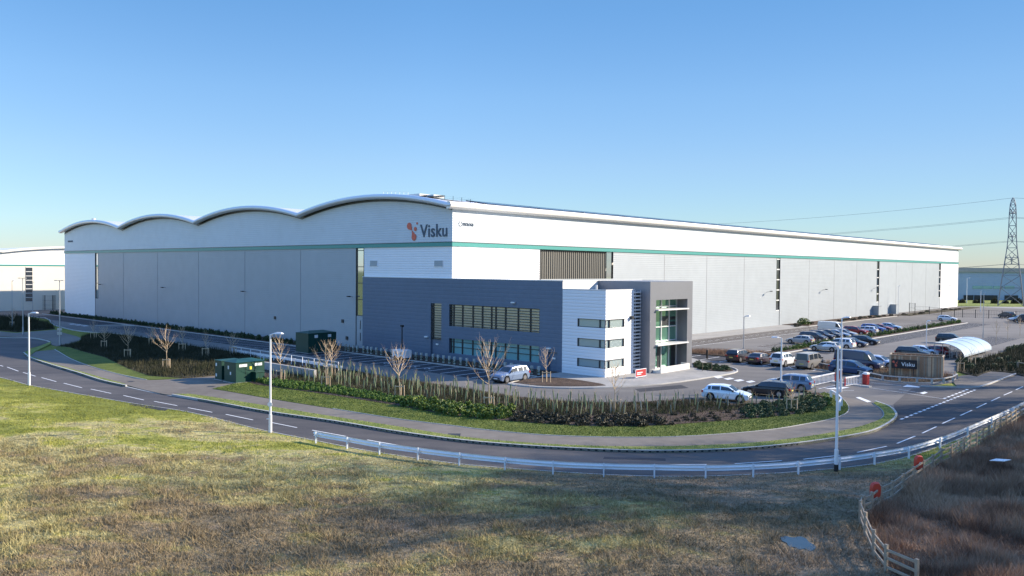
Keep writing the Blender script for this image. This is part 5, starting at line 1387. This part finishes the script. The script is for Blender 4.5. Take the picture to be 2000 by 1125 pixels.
# foreground rough grass: only where the field shows, over tussocky ground
def vnoise(X,Y,f,seed):
    r=np.random.RandomState(seed);T=r.rand(256,256);x=X*f+1000;y=Y*f+1000;xi=np.floor(x).astype(int);yi=np.floor(y).astype(int);u=x-xi;v=y-yi;u=u*u*(3-2*u);v=v*v*(3-2*v)
    a=T[xi%256,yi%256];b=T[(xi+1)%256,yi%256];c=T[xi%256,(yi+1)%256];e=T[(xi+1)%256,(yi+1)%256];return (a*(1-u)+b*u)*(1-v)+(c*(1-u)+e*u)*v
def relief(X,Y):
    hh=.30*vnoise(X,Y,.16,1)+.10*vnoise(X,Y,.7,2)+.09*vnoise(X,Y,2.1,3)+.05*vnoise(X,Y,4.5,4)-.12
    A=np.array(NEAR);dm=np.full(X.shape,1e9)
    for q in A:dm=np.minimum(dm,(X-q[0])**2+(Y-q[1])**2)
    px_,py_=G(1556,1062);dp=np.sqrt((X-px_)**2+((Y-py_)*1.)**2)
    return np.maximum(hh,.0)*np.clip((np.sqrt(dm)-.8)/3,0,1)*np.clip((dp-1.2)/1.2,0,1)
gx0,gx1,gy0,gy1,gs=-62.,30.,27.,92.,.24
nx,ny=int((gx1-gx0)/gs),int((gy1-gy0)/gs);GX,GY=np.meshgrid(np.linspace(gx0,gx1,nx),np.linspace(gy0,gy1,ny),indexing='ij')
FP=[G(-400,1180),G(-160,706)]+NEAR+[G(2034,798)]+[G(*p) for p in fencepx[::-1]]+[G(1690,1035),G(1711,1087),G(1730,1180)]
GZ=relief(GX,GY)+.006;ins=inside_np(GX,GY,FP)
idx=np.arange(nx*ny).reshape(nx,ny);q=np.stack([idx[:-1,:-1],idx[1:,:-1],idx[1:,1:],idx[:-1,1:]],-1).reshape(-1,4)
ok=(ins[:-1,:-1]&ins[1:,:-1]&ins[1:,1:]&ins[:-1,1:]).ravel();q=q[ok]
fm=npmesh('field',np.stack([GX.ravel(),GY.ravel(),GZ.ravel()],1),q,'field',4);fm.polygons.foreach_set('use_smooth',[True]*len(fm.polygons))
tag(link('field',fm),kind='structure')
PUD=[G(*p) for p in [(1520,1052),(1540,1046),(1580,1050),(1596,1072),(1585,1082),(1560,1076),(1530,1066)]]
tri=[G(-60,1180),G(-60,742)]+[p for p in NEAR if -60<PX(*p,0)[0]<1880]+[G(1860,905),G(1690,1012),G(1700,1065),G(1760,1180)]
scatter(tri,330000,'blade','rough_grass',.04,.12,.035,1.4,z=.0,exclude=[reedp,PUD],fall=44,hfun=patch,zfun=relief)
tri2=[G(-60,1180),G(-60,850),G(1000,960),G(1500,980),G(1690,1030),G(1760,1180)]
scatter(tri2,80000,'blade','rough_grass',.10,.27,.03,1.6,z=.0,exclude=[reedp,PUD],fall=36,hfun=lambda X,Y:patch(X*1.7,Y*1.3)**2,zfun=relief)
scatter(lawn,60000,'lawnb','lawn_grass',.03,.09,.04,.8,z=.13,exclude=[bed])
scatter([G(340,773)]+K2[4:]+PATHL[::-1][:-34],26000,'vergeb','verge_grass',.03,.10,.04,.8,z=.17)
scatter(K1+[G(*p) for p in pathlow[:6][::-1]],6000,'vergeb','verge_grass',.03,.10,.04,.8,z=.17)
# scrub in the shaded bed
scatter(leftbed,42000,'brush','scrub',.15,.65,.05,.7,z=.12,hfun=patch)
scatter(farbed,22000,'brush','scrub',.3,1.3,.08,.6,z=.12,hfun=patch)
scatter(rb_,30000,'brush','scrub',.2,.9,.07,.6,z=.12,hfun=patch)
scatter(isl,5000,'reed','ornamental_grass',.15,.5,.04,.9,z=.12,hfun=patch)
scatter([LW(*p) for p in [(30,-16.5),(35,-16),(39,-24.5),(37,-27.6),(30,-27)]],5000,'reed','ornamental_grass',.2,.6,.04,.9,z=.12)
scatter(bed,20000,'brush','bed_litter',.03,.18,.05,1.2,z=.15)
scatter(ZN,9000,'lawnb','bed_weeds',.08,.32,.03,.7,z=.15,hfun=patch)
scatter(ZN,26000,'brush','bed_weeds',.15,.55,.03,.7,z=.15,hfun=patch)
# reeds
rp=[G(*p) for p in fencepx[1:]]+[G(2050,790),G(2060,1190),G(1850,1190),G(1735,1112),G(1712,1070),G(1696,1030)]
def rh(X,Y):
    a=np.sin(X*.55+Y*.35+1.2*np.sin(Y*.3))*.5+.5;return .45+.9*a
def rh(X,Y):
    return .25+1.1*np.clip(vnoise(X,Y,.45,11)*.9+vnoise(X,Y,1.4,12)*.7-.35,0,1.3)
scatter(rp,120000,'reed','reeds',.30,.95,.028,1.0,z=.0,fall=45,hfun=rh)
scatter(rp,60000,'reed','reeds',.2,.5,.05,1.3,z=.0,fall=45,hfun=rh)
# hedge on the right bank and far vegetation
HG=[plant('hedge_shrub','hedge',500,1.,1.2,.26,130+i) for i in range(3)]
x=69.
while x<125:
    a,b_=LW(x,-49.8-.08*(x-69));put('hedge_shrub',RND.choice(HG),a,b_,.1,RND.uniform(.5,.75),'dark hedge shrub on the bank beyond the cycle shelter','hedge shrub','hedge shrubs on the right bank');x+=1.5
for i in range(26):
    x,y=G(RND.uniform(1868,1990),0+RND.uniform(705,722));put('bush',RND.choice(HG+BS),x,y,.1,RND.uniform(.5,.8),'low dark bush on the soil bank by the side path','bush','bushes on the soil bank by the side path')
# distant tree belt
def belt(name,a,b,n,h,label,cat='tree',group=None,m='brush'):
    ms=[leafclump(name,m,900,h*.55,h*.85,h*.13,None,150+i) for i in range(3)]
    A=Vector(a);B=Vector(b)
    for i in range(n):
        p=A.lerp(B,(i+RND.uniform(.1,.9))/n);r=empty(name,(p.x,p.y+RND.uniform(-3,3),0));s=RND.uniform(.7,1.15);r.scale=(s,s,s*RND.uniform(.8,1.1));tag(r,label,cat,group)
        t=MB();t.tube((0,0,0),(0,0,h*.5),h*.035,h*.02,6);t.build('trunk','barkd',r);link('crown',ms[i%3],r)
belt('distant_bush',(168,318),(250,306),26,2.6,'brown bush in the line before the blue shed','bush','bushes before the blue shed')
belt('distant_tree',(225,430),(520,470),14,9,'distant bare tree behind the blue shed','tree','trees behind the blue shed')
belt('distant_bush',(-175,216),(-134,222),14,2.0,'green bush on the bank before the far-left warehouse','bush','bushes on the far-left bank','hedge')
# tall bare trees off the right of the view: they throw the branch shadows over the road and field
def big_tree(seed,h):
    r=random.Random(seed);t=MB();c=MB()
    def br(p,dv,L,rad,lv):
        if lv==0:
            c.tube(p,p+dv*L,rad,rad*.4,3,cap=False);return
        n=3;q=p
        for s in range(n):
            e=q+dv*(L/n);(t if lv>=3 else c).tube(q,e,rad,rad*.85,6 if lv>=3 else 4,cap=False);rad*=.85;q=e
            k=2 if lv>=3 else 3
            for _ in range(k if s or lv<4 else 1):
                a=r.uniform(0,6.28);sp=r.uniform(.45,.95);o=dv.orthogonal().normalized();o2=dv.cross(o);d2=(dv+(o*math.cos(a)+o2*math.sin(a))*sp).normalized();d2.z+=.12;d2.normalize()
                br(q,d2,L*r.uniform(.5,.72),rad*.6,lv-1)
            dv=(dv+Vector((r.uniform(-.12,.12),r.uniform(-.12,.12),.05))).normalized()
    br(Vector((0,0,0)),Vector((0,0,1)),h*.62,h*.022,4)
    root=empty('tall_tree');t.build('trunk','barkd',root);c.build('crown','barkd',root);return root
BT=[big_tree(3,14),big_tree(8,15)]
for i,(x,y,s) in enumerate([(50,53,1.6),(37,36,1.3),(56,60,1.5),(48,47,1.75),(57,47,1.35),(64,55,1.4),(72,66,1.4),(80,78,1.3),(52,40,1.1),(70,50,1.5),(60,70,1.05),(66,79,1.15),(72,74,1.1),(76,88,1.2),(84,96,1.1),(69,66,.95)]):
    r=BT[i] if i<2 else copy_tree(BT[i%2]);r.location=(x,y,0);r.rotation_euler=(0,0,i*1.3);r.scale=(s,s,s)
    tag(r,'tall bare tree rising from the reeds beyond the right edge','tree','tall bare trees beyond the reeds')
# ================================================================ CAMERA, SUN, SKY
cam=bpy.data.cameras.new('camera');co=bpy.data.objects.new('camera',cam);COL.objects.link(co)
co.matrix_world=Matrix.Translation((0,0,CAMH))@Matrix((XC,YC,UP)).to_4x4()
cam.sensor_width=36;cam.lens=36*F/2000;cam.clip_end=9000;cam.clip_start=.5
S.camera=co
sx,sy=1.75*CA+1.3*SA,1.75*SA-1.3*CA;sd=Vector((sx,sy,1.)).normalized()
sl=bpy.data.lights.new('sun','SUN');so=bpy.data.objects.new('sun',sl);COL.objects.link(so)
so.rotation_euler=(-sd).to_track_quat('-Z','Y').to_euler();sl.energy=4.4;sl.angle=math.radians(.53);sl.color=(1,.87,.70)
S.world=bpy.data.worlds.new('World');S.world.use_nodes=True
n=S.world.node_tree.nodes;l=S.world.node_tree.links
sk=n.new('ShaderNodeTexSky');sk.sky_type='NISHITA';sk.sun_disc=False;sk.sun_elevation=math.asin(sd.z)
sk.sun_rotation=math.atan2(sd.x,sd.y)
sk.altitude=0;sk.air_density=1.;sk.dust_density=.0;sk.ozone_density=3.
tcw=n.new('ShaderNodeTexCoord');sp=n.new('ShaderNodeSeparateXYZ');l.new(tcw.outputs['Generated'],sp.inputs[0])
rp_=n.new('ShaderNodeValToRGB');cr_=rp_.color_ramp
for i,(p,c) in enumerate([(0.,(.31,.35,.46)),(1.,(1.2,1.45,1.75)),(.05,(.37,.43,.51)),(.125,(.43,.47,.54)),(.205,(.43,.51,.58)),(.30,(.37,.51,.60)),(.37,(.37,.51,.60)),(.52,(1.15,1.38,1.66))]):  # upper stops brighten the unseen high sky, added fill for shaded walls
    e=cr_.elements[i] if i<2 else cr_.elements.new(p);e.position=p;e.color=(*c,1)
l.new(sp.outputs['Z'],rp_.inputs[0])
mx=n.new('ShaderNodeMix');mx.data_type='RGBA';mx.blend_type='MULTIPLY';mx.inputs['Factor'].default_value=1
mrx=n.new('ShaderNodeMapRange');mrx.inputs['From Min'].default_value=-.1;mrx.inputs['From Max'].default_value=.6;mrx.inputs['To Min'].default_value=1.;mrx.inputs['To Max'].default_value=.62;l.new(sp.outputs['X'],mrx.inputs['Value'])
vs=n.new('ShaderNodeVectorMath');vs.operation='SCALE';l.new(sk.outputs[0],vs.inputs[0]);l.new(mrx.outputs[0],vs.inputs['Scale']);l.new(vs.outputs[0],mx.inputs['A']);l.new(rp_.outputs[0],mx.inputs['B'])
bg=n['Background'];bg.inputs['Strength'].default_value=.15;l.new(mx.outputs['Result'],bg.inputs['Color'])
S.view_settings.view_transform='Standard';S.view_settings.look='None';S.view_settings.gamma=1;S.view_settings.exposure=1.2
S.render.engine='CYCLES'
S.render.resolution_x=1024;S.render.resolution_y=576
